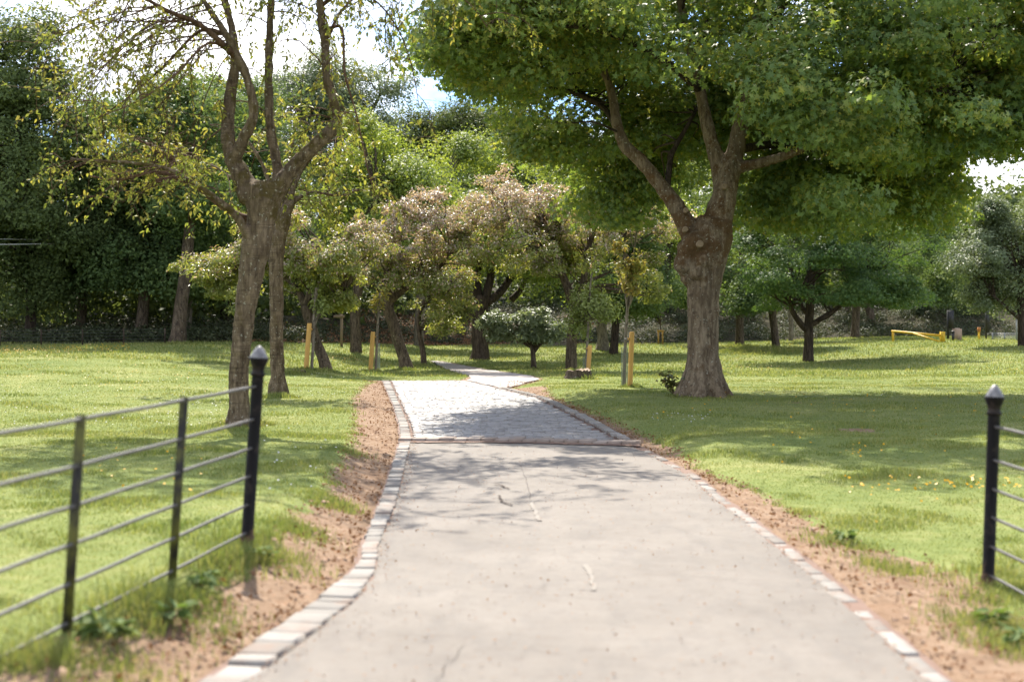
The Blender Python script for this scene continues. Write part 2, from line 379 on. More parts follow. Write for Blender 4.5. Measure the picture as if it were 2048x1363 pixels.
s = NT('asphalt'); p = s.pos()
an = s.noise(.8, 8, .68, p); an2 = s.noise(120, 4, .75, p); an3 = s.noise(4, 5, .65, s.pos((1, .45, 1)))
c = s.ramp(an, [(.3, (.166, .145, .121)), (.5, (.213, .188, .158)), (.72, (.256, .228, .194))])
c = s.mix(s.ramp(an3, [(.5, 0.0), (.74, .45)]), c, (.115, .103, .093))
c = s.mix(s.math('MULTIPLY', an2, .5), c, (.07, .062, .056))
vn = s.n('TexVoronoi'); vn.feature = 'DISTANCE_TO_EDGE'; vn.inputs['Scale'].default_value = .55
vd = s.n('VectorMath'); vd.operation = 'ADD'; nn = s.n('TexNoise'); nn.inputs['Scale'].default_value = 2.2; nn.inputs['Detail'].default_value = 6
s.l(p, nn.inputs['Vector']); s.l(p, vd.inputs[0]); s.l(nn.outputs['Color'], vd.inputs[1]); s.l(vd.outputs[0], vn.inputs['Vector'])
cr = s.ramp(vn.outputs['Distance'], [(0.004, 1.0), (.013, 0.0)])
crm = s.math('MULTIPLY', cr, s.ramp(s.noise(.9, 3, .5, p), [(.52, 0.0), (.68, .4)]))
st = s.noise(9, 7, .75, p); c = s.mix(s.ramp(st, [(.5, 0.0), (.70, .6)]), c, (.135, .108, .086))
st2 = s.noise(2.6, 8, .72, s.pos((1.6, .5, 1))); c = s.mix(s.ramp(st2, [(.5, 0.0), (.66, .5)]), c, (.13, .118, .104))
pt = s.n('TexVoronoi'); pt.inputs['Scale'].default_value = .22; s.l(s.pos((1, .6, 1)), pt.inputs['Vector']); pm = s.n('SeparateXYZ'); s.l(pt.outputs['Color'], pm.inputs[0])
c = s.mix(s.math('MULTIPLY', pm.outputs[0], .22), c, (.155, .143, .13))
c = s.mix(crm, c, (.085, .07, .06))
s.bump(s.math('SUBTRACT', an2, crm), .5, .004)
M['asphalt'] = s.base(c, .85, .25)

def stonemat(name, stops, spec=.25, rough=.8, dirty=(.2, .12, .08), damt=.5):
    s = NT(name); p = s.pos(); g = s.n('NewGeometry')
    f = s.math('ADD', s.math('MULTIPLY', g.outputs['Random Per Island'], .6), s.math('MULTIPLY', s.noise(9, 5, .6, p), .4))
    c = s.ramp(f, stops)
    c = s.mix(s.ramp(s.noise(2.4, 5, .65, p), [(.5, 0.0), (.72, damt)]), c, dirty)
    s.bump(s.noise(40, 4, .6, p), .4, .006)
    return s.base(c, rough, spec)
M['kerb'] = stonemat('kerb_stone', [(.2, (.15, .137, .12)), (.5, (.205, .19, .168)), (.8, (.26, .245, .222))], damt=.65)
M['cobble'] = stonemat('cobble', [(.2, (.17, .155, .142)), (.5, (.222, .206, .19)), (.8, (.28, .263, .246))], .4, .6, (.19, .15, .125), .4)
M['joint'] = stonemat('joint_earth', [(.2, (.12, .07, .05)), (.8, (.19, .12, .088))], dirty=(.08, .05, .035))

s = NT('iron_black'); p = s.pos(); a = s.noise(14, 5, .65, p)
sp = s.n('SeparateXYZ'); s.l(p, sp.inputs[0]); rz = s.math('ADD', s.math('MULTIPLY', sp.outputs[2], -2.2), a)
c = s.mix(s.ramp(a, [(.52, 0.0), (.70, .8)]), (.006, .005, .005), (.04, .03, .024))
M['iron'] = s.base(s.mix(s.ramp(rz, [(.25, 0.0), (.42, .8)]), c, (.12, .07, .04)), .55, .12)
s = NT('iron_cap_lit'); p = s.pos(); a = s.noise(18, 5, .65, p)
M['iron_cap_lit'] = s.base(s.mix(s.ramp(a, [(.4, 0.0), (.65, .8)]), (.09, .085, .09), (.28, .27, .27)), .42, .5)  # paler than the post iron: light on the cap tops put into colour
s = NT('iron_moss'); p = s.pos((1, 1, .6)); a = s.noise(9, 5, .65, p)
M['iron_moss'] = s.base(s.mix(s.ramp(a, [(.42, 0.0), (.58, .85)]), (.016, .014, .012), (.11, .11, .022)), .6, .3)
s = NT('rail_grey'); p = s.pos(); a = s.noise(8, 5, .65, p)
M['rail'] = s.base(s.mix(a, (.03, .028, .026), (.13, .122, .112)), .5, .5)
def woodmat(name, a, b):
    s = NT(name); p = s.pos((9, 9, .6)); n = s.noise(5, 5, .65, p, .6); s.bump(n, .4, .01); return s.base(s.mix(n, a, b), .75, .25)
M['stake'] = woodmat('stake_wood', (.36, .19, .045), (.58, .36, .11))
M['post_wood'] = woodmat('post_wood', (.14, .10, .065), (.28, .21, .14))
def paint(name, c, rough=.5):
    s = NT(name); n = s.noise(12, 5, .65, s.pos())
    return s.base(s.mix(s.ramp(n, [(.5, 0.0), (.75, .6)]), c, tuple(q * .5 for q in c)), rough, .4)
M['yellow'] = paint('yellow_paint', (.62, .38, .02)); M['black'] = paint('black_paint', (.02, .02, .02)); M['orange'] = paint('orange_paint', (.40, .16, .04))
M['sandstone'] = stonemat('sandstone', [(.2, (.26, .18, .13)), (.8, (.40, .29, .22))], dirty=(.14, .10, .08))
M['wire'] = paint('wire', (.04, .04, .035)); M['cable'] = paint('cable', (.55, .55, .52)); M['rubber'] = paint('rubber', (.015, .015, .015)); M['cable_dark'] = paint('cable_dark', (.05, .05, .05))
M['guard'] = paint('guard_mesh', (.20, .23, .19)); M['galv'] = paint('galvanised', (.22, .23, .23))
M['buttercup'] = NT('buttercup').base((.52, .29, .004), .5, .2); M['daisy'] = NT('daisy').base((.5, .5, .46), .6, .2)

# ------------------------------------------------------------------ ground
def axis(segs):
    out = [segs[0][0]]
    for a, b, d in segs:
        out += list(np.linspace(a, b, max(1, int(round((b - a) / d))) + 1)[1:])
    return np.array(out)
gx = axis([(-2000, -300, 170), (-300, -70, 12), (-70, -14, 1.2), (-14, -5, .3), (-5, 5.5, .085), (5.5, 14, .3), (14, 70, 1.2), (70, 300, 12), (300, 2000, 170)])
gy = axis([(-300, -20, 20), (-20, 3, 1.2), (3, 20, .085), (20, 42, .2), (42, 62, .4), (62, 100, .9), (100, 300, 10), (300, 2500, 220)])
X, Y = np.meshgrid(gx, gy)
Z = H(X, Y)
dd = dirt_d(X, Y)
rough = (1 - ss(32, 35.5, Y)) * ss(-.1, .25, dd) * (np.minimum(X - k_l(Y), k_r(Y) - X) < 0)
Z = Z + rough * (.022 * wob(X, Y, 5.0) + .014 * wob(X, Y, 13.0, 2.0)) - 0.02 * ss(-.15, .1, dd)
Z = Z - .06 * ((X > f_l(Y) + .02) & (X < f_r(Y) - .02) & (Y > Y_JOIN - .1) & (Y < Y_END))
ground = grid_mesh('ground', X, Y, Z, M['ground']); tag(ground, kind='structure')
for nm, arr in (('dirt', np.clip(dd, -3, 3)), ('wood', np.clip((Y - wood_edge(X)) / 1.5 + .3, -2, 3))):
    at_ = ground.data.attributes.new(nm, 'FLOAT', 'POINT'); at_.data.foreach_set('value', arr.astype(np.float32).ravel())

def strip(name, fl, fr, y0, y1, ny, nx, mat, lift=0.0, amp=.006, follow=False):
    yy = np.linspace(y0, y1, ny); t = np.linspace(0, 1, nx)
    Yg = np.repeat(yy[:, None], nx, 1); Xg = fl(yy)[:, None] * (1 - t) + fr(yy)[:, None] * t
    ed = np.minimum(t, 1 - t) * nx
    Xg = Xg + np.where(np.minimum(t, 1 - t)[None] == 0, (.12 if follow else .025) * wob(Yg * 3, Yg + Xg * .5, 2.0), 0)
    Zg = lift + amp * wob(Xg, Yg, 1.6) + (np.where(Yg < Y_COB + 1, np.maximum(H(Xg, Yg), .002), H(Xg, Yg)) if follow else 0)
    o = grid_mesh(name, Xg, Yg, Zg, mat); return tag(o, kind='structure')
strip('asphalt_path', a_l, a_r, 3.0, Y_ASPH, 240, 30, M['asphalt'])
M['gravel'] = stonemat('pale_gravel', [(.2, (.24, .21, .185)), (.8, (.32, .285, .26))], dirty=(.2, .15, .12), damt=.35)
strip('path_beyond', f_l, f_r, Y_JOIN, Y_END, 120, 10, M['gravel'], .004, .003, True)

# cobbles: every sett a little block bedded in brown joints
strip('cobble_bed', a_l, a_r, Y_ASPH, Y_COB, 60, 12, M['joint'], -.014, .003)
mb = MB(); rg = np.random.default_rng(3)
def sett(mb, cx, cyy, sx, sy, z, rz=0, h=.05):
    tx, ty = rg.normal(0, .012, 2)
    V = []
    for zz, k in ((-h, 1.0), (-.006, 1.0), (0, .88)):
        for a, b in ((-1, -1), (1, -1), (1, 1), (-1, 1)):
            dx, dy = a * sx / 2 * k, b * sy / 2 * k
            V.append([cx + dx * cos(rz) - dy * sin(rz), cyy + dx * sin(rz) + dy * cos(rz), z + zz + (dx * tx + dy * ty if zz > -.04 else 0)])
    fs = [[8, 9, 10, 11]]
    for q in (0, 4):
        for k in range(4): fs.append([q + k, q + (k + 1) % 4, q + 4 + (k + 1) % 4, q + 4 + k])
    mb.add(V, fs)
y = Y_ASPH + .14
while y < Y_COB:
    x0, x1 = float(a_l(y)) + .02, float(a_r(y)) - .02
    if y > Y_JOIN: x1 = float(f_l(y)) - .03
    sy = .125 * rg.uniform(.9, 1.1); x = x0 + rg.uniform(0, .06)
    while x < x1:
        sx = rg.uniform(.12, .21)
        if x + sx > x1: break
        if rg.random() > .02:
            sett(mb, x + sx / 2, y + rg.normal(0, .004), sx - .009, sy - .010, .006 + rg.normal(0, .003) - (.012 if rg.random() < .06 else 0))
        x += sx
    y += sy
tag(mb.build('cobbled_path', M['cobble']), kind='structure')

# kerbs
def kerb(name, fo, fi, y0, y1, seed, lo=.16, hi=.34, skip=0.0, zb=.035):
    mb = MB(); y = y0
    while y < y1:
        ln = rg.uniform(lo, hi)
        ym = y + ln / 2; xo, xi = float(fo(ym)), float(fi(ym))
        dx = float(fo(ym + .05) + fi(ym + .05) - fo(ym - .05) - fi(ym - .05)) / 2 / .1
        ang = -math.atan(dx); k = math.sqrt(1 + dx * dx)
        wd = abs(xi - xo) / k
        if rg.random() >= skip:
            sett(mb, (xo + xi) / 2 + rg.normal(0, .004), ym, max(.06, wd - .012), ln * k - .014, zb + rg.normal(0, .006), ang + rg.normal(0, .04), .09)
        y += ln / max(1, k * .9)
    return tag(mb.build(name, M['kerb']), kind='structure')
strip('kerb_bed', lambda y: k_l(y) - .02, lambda y: a_l(y) + .01, 4.0, Y_COB, 200, 3, M['joint'], -.004, .002)
strip('kerb_bed', lambda y: a_r(y) - .01, lambda y: k_r(y) + .03, 4.0, Y_JOIN, 200, 3, M['joint'], -.004, .002)
kerb('kerb_left', k_l, a_l, 5.8, Y_COB, 1, .11, .27, .0, .018)
kerb('kerb_right', k_r, a_r, 5.8, Y_ASPH - .3, 2, .16, .36, .10, .004)
kerb('kerb_cobbles', k_r, a_r, Y_ASPH, Y_JOIN, 3, .16, .3, .0, .03)
# the row of edging setts across the path
mb = MB()
nrow = 17
xa, xb = float(k_l(Y_ASPH)), float(k_r(Y_ASPH - .9))
for i in range(nrow):
    t = (i + .5) / nrow
    cxx = xa + (xb - xa) * t; cyy = Y_ASPH - .02 - 1.05 * max(0, t - .35) ** 1.3
    sett(mb, cxx, cyy, (xb - xa) / nrow - .015, .34, .045 + rg.normal(0, .004), -.10 - .25 * t, .07)
M['edging'] = stonemat('edging', [(.2, (.19, .145, .115)), (.8, (.27, .225, .19))], dirty=(.17, .095, .065))
tag(mb.build('cobble_edging', M['edging']), kind='structure')
mb = MB(); t = np.linspace(0, 1, 60); cyy = Y_ASPH - .24 - 1.05 * np.maximum(0, t - .35) ** 1.3; wv_ = .16 * (.7 + .5 * R.random(60)); xx = xa + (xb - xa) * t
mb.add(np.concatenate([np.c_[xx, cyy + .1, np.full(60, .014)], np.c_[xx, cyy - wv_, np.full(60, .012)]]), [[i, 60 + i, 61 + i, i + 1] for i in range(59)])
tag(mb.build('edging_joint', M['joint']), kind='structure')

# cracks and sealed seams of the asphalt
def ribbon(mb, pts, w, z=.012, amp=1.0):
    P = spline([list(flat(*q)) for q in pts], 8); n = len(P)
    P = P + amp * np.stack([.018 * wob(P[:, 0] * 9, P[:, 1] * 9), .03 * wob(P[:, 1] * 7, P[:, 0] * 7, 1, 2)], 1)
    T = unit(np.gradient(P, axis=0)); Nn = np.stack([-T[:, 1], T[:, 0]], 1)
    ww = w * (.6 + .6 * R.random(n))[:, None]
    V = np.concatenate([np.c_[P + Nn * ww, np.full(n, z)], np.c_[P - Nn * ww, np.full(n, z)]])
    mb.add(V, [[i, n + i, n + i + 1, i + 1] for i in range(n - 1)])
mb = MB()
for q in ([(955, 968), (990, 968), (1018, 978)], [(996, 992), (1006, 1004), (1024, 1012)]): ribbon(mb, q, .012)
for q in ([(1040, 930), (1052, 960), (1062, 1000)], [(870, 1363), (905, 1320), (930, 1290)], [(1330, 1055), (1420, 1070), (1520, 1080)], [(1200, 1130), (1400, 1155), (1640, 1172)]): ribbon(mb, q, .0018)
M['crack'] = NT('crack').base((.075, .06, .05), .9, .1)
tag(mb.build('path_cracks', M['crack']), kind='structure')
mb = MB()
for q in ([(1062, 1005), (1070, 1022), (1078, 1042)], [(1172, 1130), (1183, 1155), (1188, 1182)]): ribbon(mb, q, .018, .008, .6)
M['seam'] = NT('seam').base((.216, .194, .166), .85, .2)
tag(mb.build('path_seams', M['seam']), kind='structure')

# ------------------------------------------------------------------ grass, flowers, litter
def scatter(n, y0, y1, x0=-.375, x1=.375, power=1.0, rng=R):
    y = y0 + (y1 - y0) * rng.random(n) ** power
    x = y * (x0 + (x1 - x0) * rng.random(n))
    return x, y
BL = (np.array([[0, -.5, 0], [0, .5, 0], [.28, .34, .62], [.28, -.34, .62], [.75, 0, 1.0]]), [[0, 1, 2, 3], [3, 2, 4]])
def blades(x, y, hgt, wid, lean, rng=R):
    n = len(x); z = H(x, y) - .02
    a = rng.random(n) * 2 * pi; T = np.stack([np.cos(a), np.sin(a), np.zeros(n)], 1); B = np.stack([-np.sin(a), np.cos(a), np.zeros(n)], 1)
    tv = BL[0]
    V = np.stack([x, y, z], 1)[:, None] + (hgt * lean)[:, None, None] * tv[None, :, 0, None] * T[:, None] + np.broadcast_to(wid, (n,))[:, None, None] * tv[None, :, 1, None] * B[:, None]
    V[:, :, 2] += hgt[:, None] * tv[None, :, 2]
    return V
VB = []
def sow(x, y, keep, hgt, wid, lean=None):
    x, y = x[keep], y[keep]; n = len(x)
    h = hgt(x, y) * R.uniform(.55, 1.3, n); VB.append(blades(x, y, h, wid(y), R.uniform(.2, 1.1, n) if lean is None else lean(n)))
def gmask(x, y, edge_n=.22):
    d = dirt_d(x, y) + edge_n * wob(x, y, 3.3) + R.normal(0, .06, len(x))
    return (d < -.04 - .14 * (y < 11)) & (y < wood_edge(x) + .8)
x, y = scatter(330000, 6.0, 20.0, power=1.0); sow(x, y, gmask(x, y), lambda x, y: .030 + .036 * ss(-.1, .9, wob(x, y, 1.1, 4) + .5 * wob(x, y, 2.9)), lambda y: .0035 + .00035 * y)
x, y = scatter(300000, 19, 46, power=1.25); sow(x, y, gmask(x, y), lambda x, y: .036 + .034 * ss(0, .9, wob(x, y, .7, 1) + .4 * wob(x, y, 2.1)), lambda y: .0035 + .0004 * y)
x, y = scatter(120000, 44, 80, power=1.0); sow(x, y, gmask(x, y), lambda x, y: .08 + .04 * ss(0, .9, wob(x, y, .5, 1)), lambda y: .004 + .0005 * y)
# long grass along the left fence line
n = 8000; t = R.random(n); yy = 5.2 + 4.6 * t; xx = np.interp(yy, [5.27, 9.25], [-2.16, -1.65]) + R.normal(.0, .17, n) + .05
sow(xx, yy, dirt_d(xx, yy) + .12 * wob(xx, yy, 4) < .06, lambda x, y: .09 + .07 * wob(x, y, 2.3), lambda y: .006 + 0 * y)
n = 5000; yy = 7.2 + 2.6 * R.random(n); xx = 3.18 + R.normal(.12, .16, n)
sow(xx, yy, dirt_d(xx, yy) < .3, lambda x, y: .07 + .05 * wob(x, y, 2.3), lambda y: .006 + 0 * y)
# tufts of longer grass round trunks, stakes and stump
for px, py, rr, hh, cnt in ((484, 850, .5, .22, 2600), (553, 795, .5, .2, 1600), (585, 748, .5, .3, 900), (612, 747, .4, .25, 500), (1405, 792, .8, .16, 2200), (1172, 758, .5, .2, 600), (1195, 752, .6, .2, 500), (1262, 774, .35, .16, 700),
                            (617, 740, .5, .2, 700), (745, 744, .4, .2, 500), (1540, 703, 2.6, .5, 3500), (1480, 693, 1.0, .3, 800), (650, 742, .5, .2, 700), (812, 740, .5, .2, 600), (848, 732, .5, .2, 500), (1143, 742, .5, .2, 500), (360, 688, .8, .25, 800)):
    q = at(px, py); a = R.random(cnt) * 2 * pi; r_ = rr * np.sqrt(R.random(cnt))
    xx, yy = q[0] + r_ * np.cos(a), q[1] + r_ * np.sin(a)
    sow(xx, yy, wob(xx, yy, 3.5, 2) + .9 * R.random(cnt) > .1, lambda x, y: hh * .7 * np.exp(-1.6 * ((x - q[0]) ** 2 + (y - q[1]) ** 2) / rr ** 2) * (.75 + .4 * wob(x, y, 4)) + .04, lambda y: .004 + .00045 * y)
# ragged tufts creeping into the bare verge
for px, py, cnt in ((655, 1000, 1500), (575, 1050, 1500), (1790, 1135, 900), (1690, 1085, 900), (1990, 1250, 1200), (2030, 1290, 900), (690, 900, 700), (380, 1225, 900), (540, 1110, 1200), (210, 1330, 900), (2000, 1190, 900)):
    q = at(px, py); xx = q[0] + R.normal(0, .16, cnt); yy = q[1] + R.normal(0, .22, cnt)
    sow(xx, yy, np.minimum(xx - k_l(yy), k_r(yy) - xx) < -.05, lambda x, y: .055 + 0 * x, lambda y: .006 + 0 * y)
V = np.concatenate(VB); n = len(V)
lf = np.array([0, 1, 2, 3, 3, 2, 4]); tt = np.array([4, 3])
loops = (lf[None] + (np.arange(n) * 5)[:, None]).ravel(); tot = np.tile(tt, n)
g = raw_mesh('grass', V.reshape(-1, 3), loops, np.concatenate([[0], np.cumsum(tot)[:-1]]), tot, M['grass_blade']); tag(g, kind='stuff')

FLW = (np.array([[.5, 0, 0], [.25, .43, .05], [-.25, .43, 0], [-.5, 0, .05], [-.25, -.43, 0], [.25, -.43, .05]]), [[0, 1, 2, 3, 4, 5]])
def flowers(name, px, py, size, mat, hgt):
    P = at_many(px, py); n = len(P)
    P[:, 2] += hgt * R.uniform(.7, 1.3, n)
    keep = dirt_d(P[:, 0], P[:, 1]) < -.1
    o = leaves(name, P[keep], np.array([0, -.35, 1]) + R.normal(0, .35, (keep.sum(), 3)), size * R.uniform(.7, 1.2, keep.sum()), FLW, mat); tag(o, kind='stuff')
bx = np.concatenate([R.uniform(0, 260, 420), R.uniform(1690, 2048, 70), R.uniform(0, 480, 150), R.uniform(640, 720, 90), R.uniform(1300, 2048, 160), R.normal(545, 12, 14), R.uniform(150, 420, 26), R.uniform(1440, 1560, 50)])
by = np.concatenate([705 + R.normal(0, 4, 420) - bx[:420] * .03, 988 + R.normal(0, 12, 70), R.uniform(715, 790, 150), R.normal(719, 4, 90), R.uniform(735, 850, 160), R.normal(782, 6, 14), R.uniform(900, 1000, 26), R.normal(741, 2, 50)])
bx = np.concatenate([bx, R.normal(1720, 18, 16), R.uniform(1500, 1900, 20)]); by = np.concatenate([by, R.normal(915, 9, 16), R.uniform(860, 1100, 20)])
flowers('buttercups', bx, by, .028, M['buttercup'], .10)
dx_ = np.concatenate([R.uniform(0, 470, 260), R.uniform(330, 520, 130), R.uniform(1290, 2048, 130), R.uniform(560, 760, 100), R.uniform(1300, 1420, 40), R.uniform(520, 690, 30)])
dy_ = np.concatenate([R.uniform(735, 860, 260), R.uniform(780, 860, 130), R.uniform(690, 800, 130), R.uniform(740, 800, 100), R.normal(838, 8, 40), R.uniform(850, 990, 30)])
flowers('daisies', dx_, dy_, .02, M['daisy'], .06)

n = 10000; yy = 5.8 + 35 * R.random(n) ** 1.3; side = R.random(n) < .55
xl = k_l(yy) - (k_l(yy) - g_l(yy) + .1) * R.random(n) ** 1.6; xr = k_r(yy) + (g_r(yy) - k_r(yy) + .1) * R.random(n) ** 1.3
xx = np.where(side, xl, xr); keep = np.minimum(xx - k_l(yy), k_r(yy) - xx) < -.015
xx, yy = xx[keep], yy[keep]
dens = wob(xx, yy, 1.7, 1) + R.normal(0, .5, len(xx)) > -.15; xx, yy = xx[dens], yy[dens]
P = np.stack([xx, yy, H(xx, yy) + .012], 1)
tag(leaves('leaf_litter', P, np.array([0, 0, 1]) + R.normal(0, .5, (len(P), 3)), R.uniform(.018, .05, len(P)), SPRIG, M['litter']), kind='stuff')
P = []
n = 2600; yy = 6 + 34 * R.random(n); P.append(np.stack([np.where(R.random(n) < .6, a_l(yy) + np.abs(R.normal(0, .06, n)), a_r(yy) - np.abs(R.normal(0, .05, n))), yy, np.full(n, .03)], 1))
n = 1700; yy = 5.6 + 14 * R.random(n) ** 1.4; t = R.random(n); P.append(np.stack([a_l(yy) * (1 - t) + a_r(yy) * t, yy, np.full(n, .018)], 1))
P = np.concatenate(P)
tag(leaves('path_litter', P, np.array([0, 0, 1]) + R.normal(0, .3, (len(P), 3)), R.uniform(.008, .026, len(P)), SPRIG, M['litter']), kind='stuff')
# clods and pebbles on the verges
mb = MB()
for _ in range(220):
    yy = 5.9 + 24 * R.random() ** 1.5
    if R.random() < .55: xx = float(g_l(yy) + (k_l(yy) - g_l(yy)) * R.random())
    else: xx = float(k_r(yy) + (g_r(yy) - k_r(yy)) * R.random())
    if min(xx - float(k_l(yy)), float(k_r(yy)) - xx) > -.02: continue
    r_ = R.uniform(.008, .026); c0 = np.array([xx, yy, float(H(xx, yy)) - .012])
    U = np.array([[1, 0, 0], [0, 1, 0], [-1, 0, 0], [0, -1, 0], [0, 0, 1], [.7, .7, .6], [-.7, -.6, .7]]) * r_ * R.uniform(.7, 1.3, (7, 1))
    mb.add(c0 + U + [0, 0, r_ * .5], [[0, 5, 4], [5, 1, 4], [1, 2, 4], [2, 6, 4], [6, 3, 4], [3, 0, 4], [0, 1, 5], [2, 3, 6]])
M['clod'] = stonemat('clod', [(.2, (.17, .09, .05)), (.8, (.36, .25, .17))])
tag(mb.build('soil_clods', M['clod']), kind='stuff')

# ------------------------------------------------------------------ iron fences
def fence(name, label, pts, zb, zt, group, rails_z, lean):
    """pts: end post first, then stanchions towards the camera."""
    root = thing(name, label, 'fence', (pts[0][0], pts[0][1], zb[0]), group)
    o = np.array([pts[0][0], pts[0][1], zb[0]])
    # end post: fluted column
    mb = MB(); ns = 24; prof = [(.046, -.1), (.046, .05), (.040, .055), (.040, 1.06), (.038, 1.10)]
    a = np.arange(ns) / ns * 2 * pi; V = []
    for r_, z_ in prof: V.append(np.stack([np.cos(a) * r_ * (1 - .10 * (np.arange(ns) % 2)), np.sin(a) * r_ * (1 - .10 * (np.arange(ns) % 2)), np.full(ns, z_)], 1))
    mb.add(np.concatenate(V), [[i * ns + k, i * ns + (k + 1) % ns, (i + 1) * ns + (k + 1) % ns, (i + 1) * ns + k] for i in range(len(prof) - 1) for k in range(ns)])
    post = mb.build('post', M['iron'], root, True)
    mb = MB(); mb.lathe([(.040, 1.085), (.048, 1.09), (.048, 1.105), (.040, 1.112), (.040, 1.135), (.062, 1.19), (.064, 1.205)], sides=16); mb.build('collar', M['iron'], post, True)
    mb = MB(); mb.lathe([(.062, 1.203), (.060, 1.212), (.030, 1.262), (.012, 1.28), (.003, 1.284)], sides=8); mb.build('cap', M['iron_cap_lit'], post)
    for i, (x_, y_) in enumerate(pts[1:], 1):
        mb = MB(); mb.box((x_ - o[0], y_ - o[1], (zt[i] + .012 + zb[i] - .15) / 2 - o[2]), (.046, .014, zt[i] + .027 - zb[i] + .15), rz=.1); mb.build('stanchion', M['iron_moss'], root)
    for k, fz in enumerate(rails_z):
        mb = MB(); P = []
        for i, (x_, y_) in enumerate(pts):
            z_ = zt[i] - fz
            P.append([x_ - o[0], y_ - o[1], z_ - o[2]])
        P = spline(P, 6); P[:, 2] += .0015 * np.sin(np.arange(len(P)) * 1.3 + k)
        mb.tube(P, .0095, 8); mb.build('rail', M['rail'], root, True)
    root.rotation_euler = (0, lean, 0)      # the posts lean a little
    return root
RZ = [0, .215, .40, .58, .765, .95]
fence('estate_fence', 'black iron estate fence with two mossy stanchions on the grass bank by the left kerb', [(-1.725, 9.25), (-1.895, 7.93), (-2.065, 6.6), (-2.245, 5.27)], [.185, .18, .17, .17], [1.206, 1.172, 1.144, 1.117], 'iron fences either side of the path', RZ, .066)
fence('estate_fence', 'black iron fence post with rails cut off by the frame, beside the right dirt verge', [(3.065, 9.16), (3.04, 7.8), (3.015, 6.45)], [-.065, -.06, -.06], [.949, .945, .94], 'iron fences either side of the path', RZ, .036)

# ------------------------------------------------------------------ trees
def P3(px, py, d): return np.array([(px - CX) / F * d, d, EYE + (HY - py) / F * d])

def nearest_on(skel, p):
    i = np.argmin(np.sum((skel[:, :3] - p) ** 2 * [1, 1, 1.0], 1) + 0.0); return skel[i]

def crown_pads(ells, npad, pad_r, per, flat_=.45, rng=R, shell=.45, reject=None, up=.75, wpow=.75, spread=1.0):
    """ells: list of (centre, radii). Returns pad centres and leaf points/normals."""
    vol = np.array([np.prod(r) ** wpow for c, r in ells]); pick = rng.choice(len(ells), npad, p=vol / vol.sum())
    C, PP, NN = [], [], []
    left = 0
    for i in sorted(pick):
        if left <= 0 or i != cur:           # a new bough: the next few pads gather round its end
            left = rng.integers(4, 11); cur = i; c, r = ells[i]
            bv = unit(rng.normal(size=3)); bq = c + r * bv * (shell + (1 - shell) * rng.random() ** .5) * rng.uniform(.8, 1.1); bs = min(np.mean(r) * .24, 1.3) * spread * rng.uniform(.6, 1.3)
        left -= 1
        for _ in range(20):
            q = bq + rng.normal(0, 1, 3) * bs * [1, 1, .6]; v = unit((q - c) / r)
            if reject is None or not reject(q): break
        else: left = 0; continue
        k = max(4, int(per * rng.uniform(.6, 1.4))); pr = pad_r * rng.uniform(.6, 1.35)
        d = unit(rng.normal(size=(k, 3))); rad = (.35 + .65 * rng.random(k) ** .6)[:, None]
        off = d * rad * pr * np.array([1, 1, flat_]); rr2 = (off[:, 0] ** 2 + off[:, 1] ** 2) / pr ** 2
        off[:, 2] -= .30 * pr * rr2                         # pads droop at the rim
        PP.append(q + off)
        NN.append(unit(np.array([0, 0, up]) + d * .45 + v * .35 + rng.normal(0, .42, (k, 3)))); C.append(q)
    return np.array(C), np.concatenate(PP), np.concatenate(NN)

def branch_to(mb, skel, pads, rng, r0=.035, sides=5, every=1.0, sag=.12):
    for c in pads:
        if rng.random() > every: continue
        s_ = nearest_on(skel, c - np.array([0, 0, .6])); L = np.linalg.norm(c - s_[:3])
        if L < .2 or L > 3.2 or c[2] < s_[2] - .5: continue
        a = s_[:3]; m1 = a + (c - a) * .4 + np.array([0, 0, sag * L * rng.uniform(-.2, 1)]) + rng.normal(0, .06 * L, 3); m2 = a + (c - a) * .75 + np.array([0, 0, sag * L * .8 * rng.uniform(-.2, 1)]) + rng.normal(0, .06 * L, 3)
        r1 = min(s_[3] * .6, r0 * (0.5 + .35 * L))
        mb.tube(spline([a, m1, m2, c], 3), np.linspace(r1, .006, 10), sides, False)

def limb_px(pts, d):                    # (px, py, depth offset, radius px) -> xyzr rows
    out = []
    for px, py, do, r in pts:
        q = P3(px, py, d + do); out.append([*q, r * (d + do) / F])
    return np.array(out)

def remesh(o, vox, disp=.0, size=.25):
    m = o.modifiers.new('weld', 'REMESH'); m.mode = 'VOXEL'; m.voxel_size = vox; m.use_smooth_shade = True
    sm = o.modifiers.new('soften', 'SMOOTH'); sm.iterations = 4; sm.factor = .5
    if disp:
        for k, (st, sz) in enumerate(((disp, size), (disp * .45, size * .3))):
            t = bpy.data.textures.new('bark_lumps', 'CLOUDS'); t.noise_scale = sz; t.noise_depth = 3
            dm = o.modifiers.new('lumps', 'DISPLACE'); dm.texture = t; dm.strength = st; dm.mid_level = .5; dm.texture_coords = 'LOCAL'

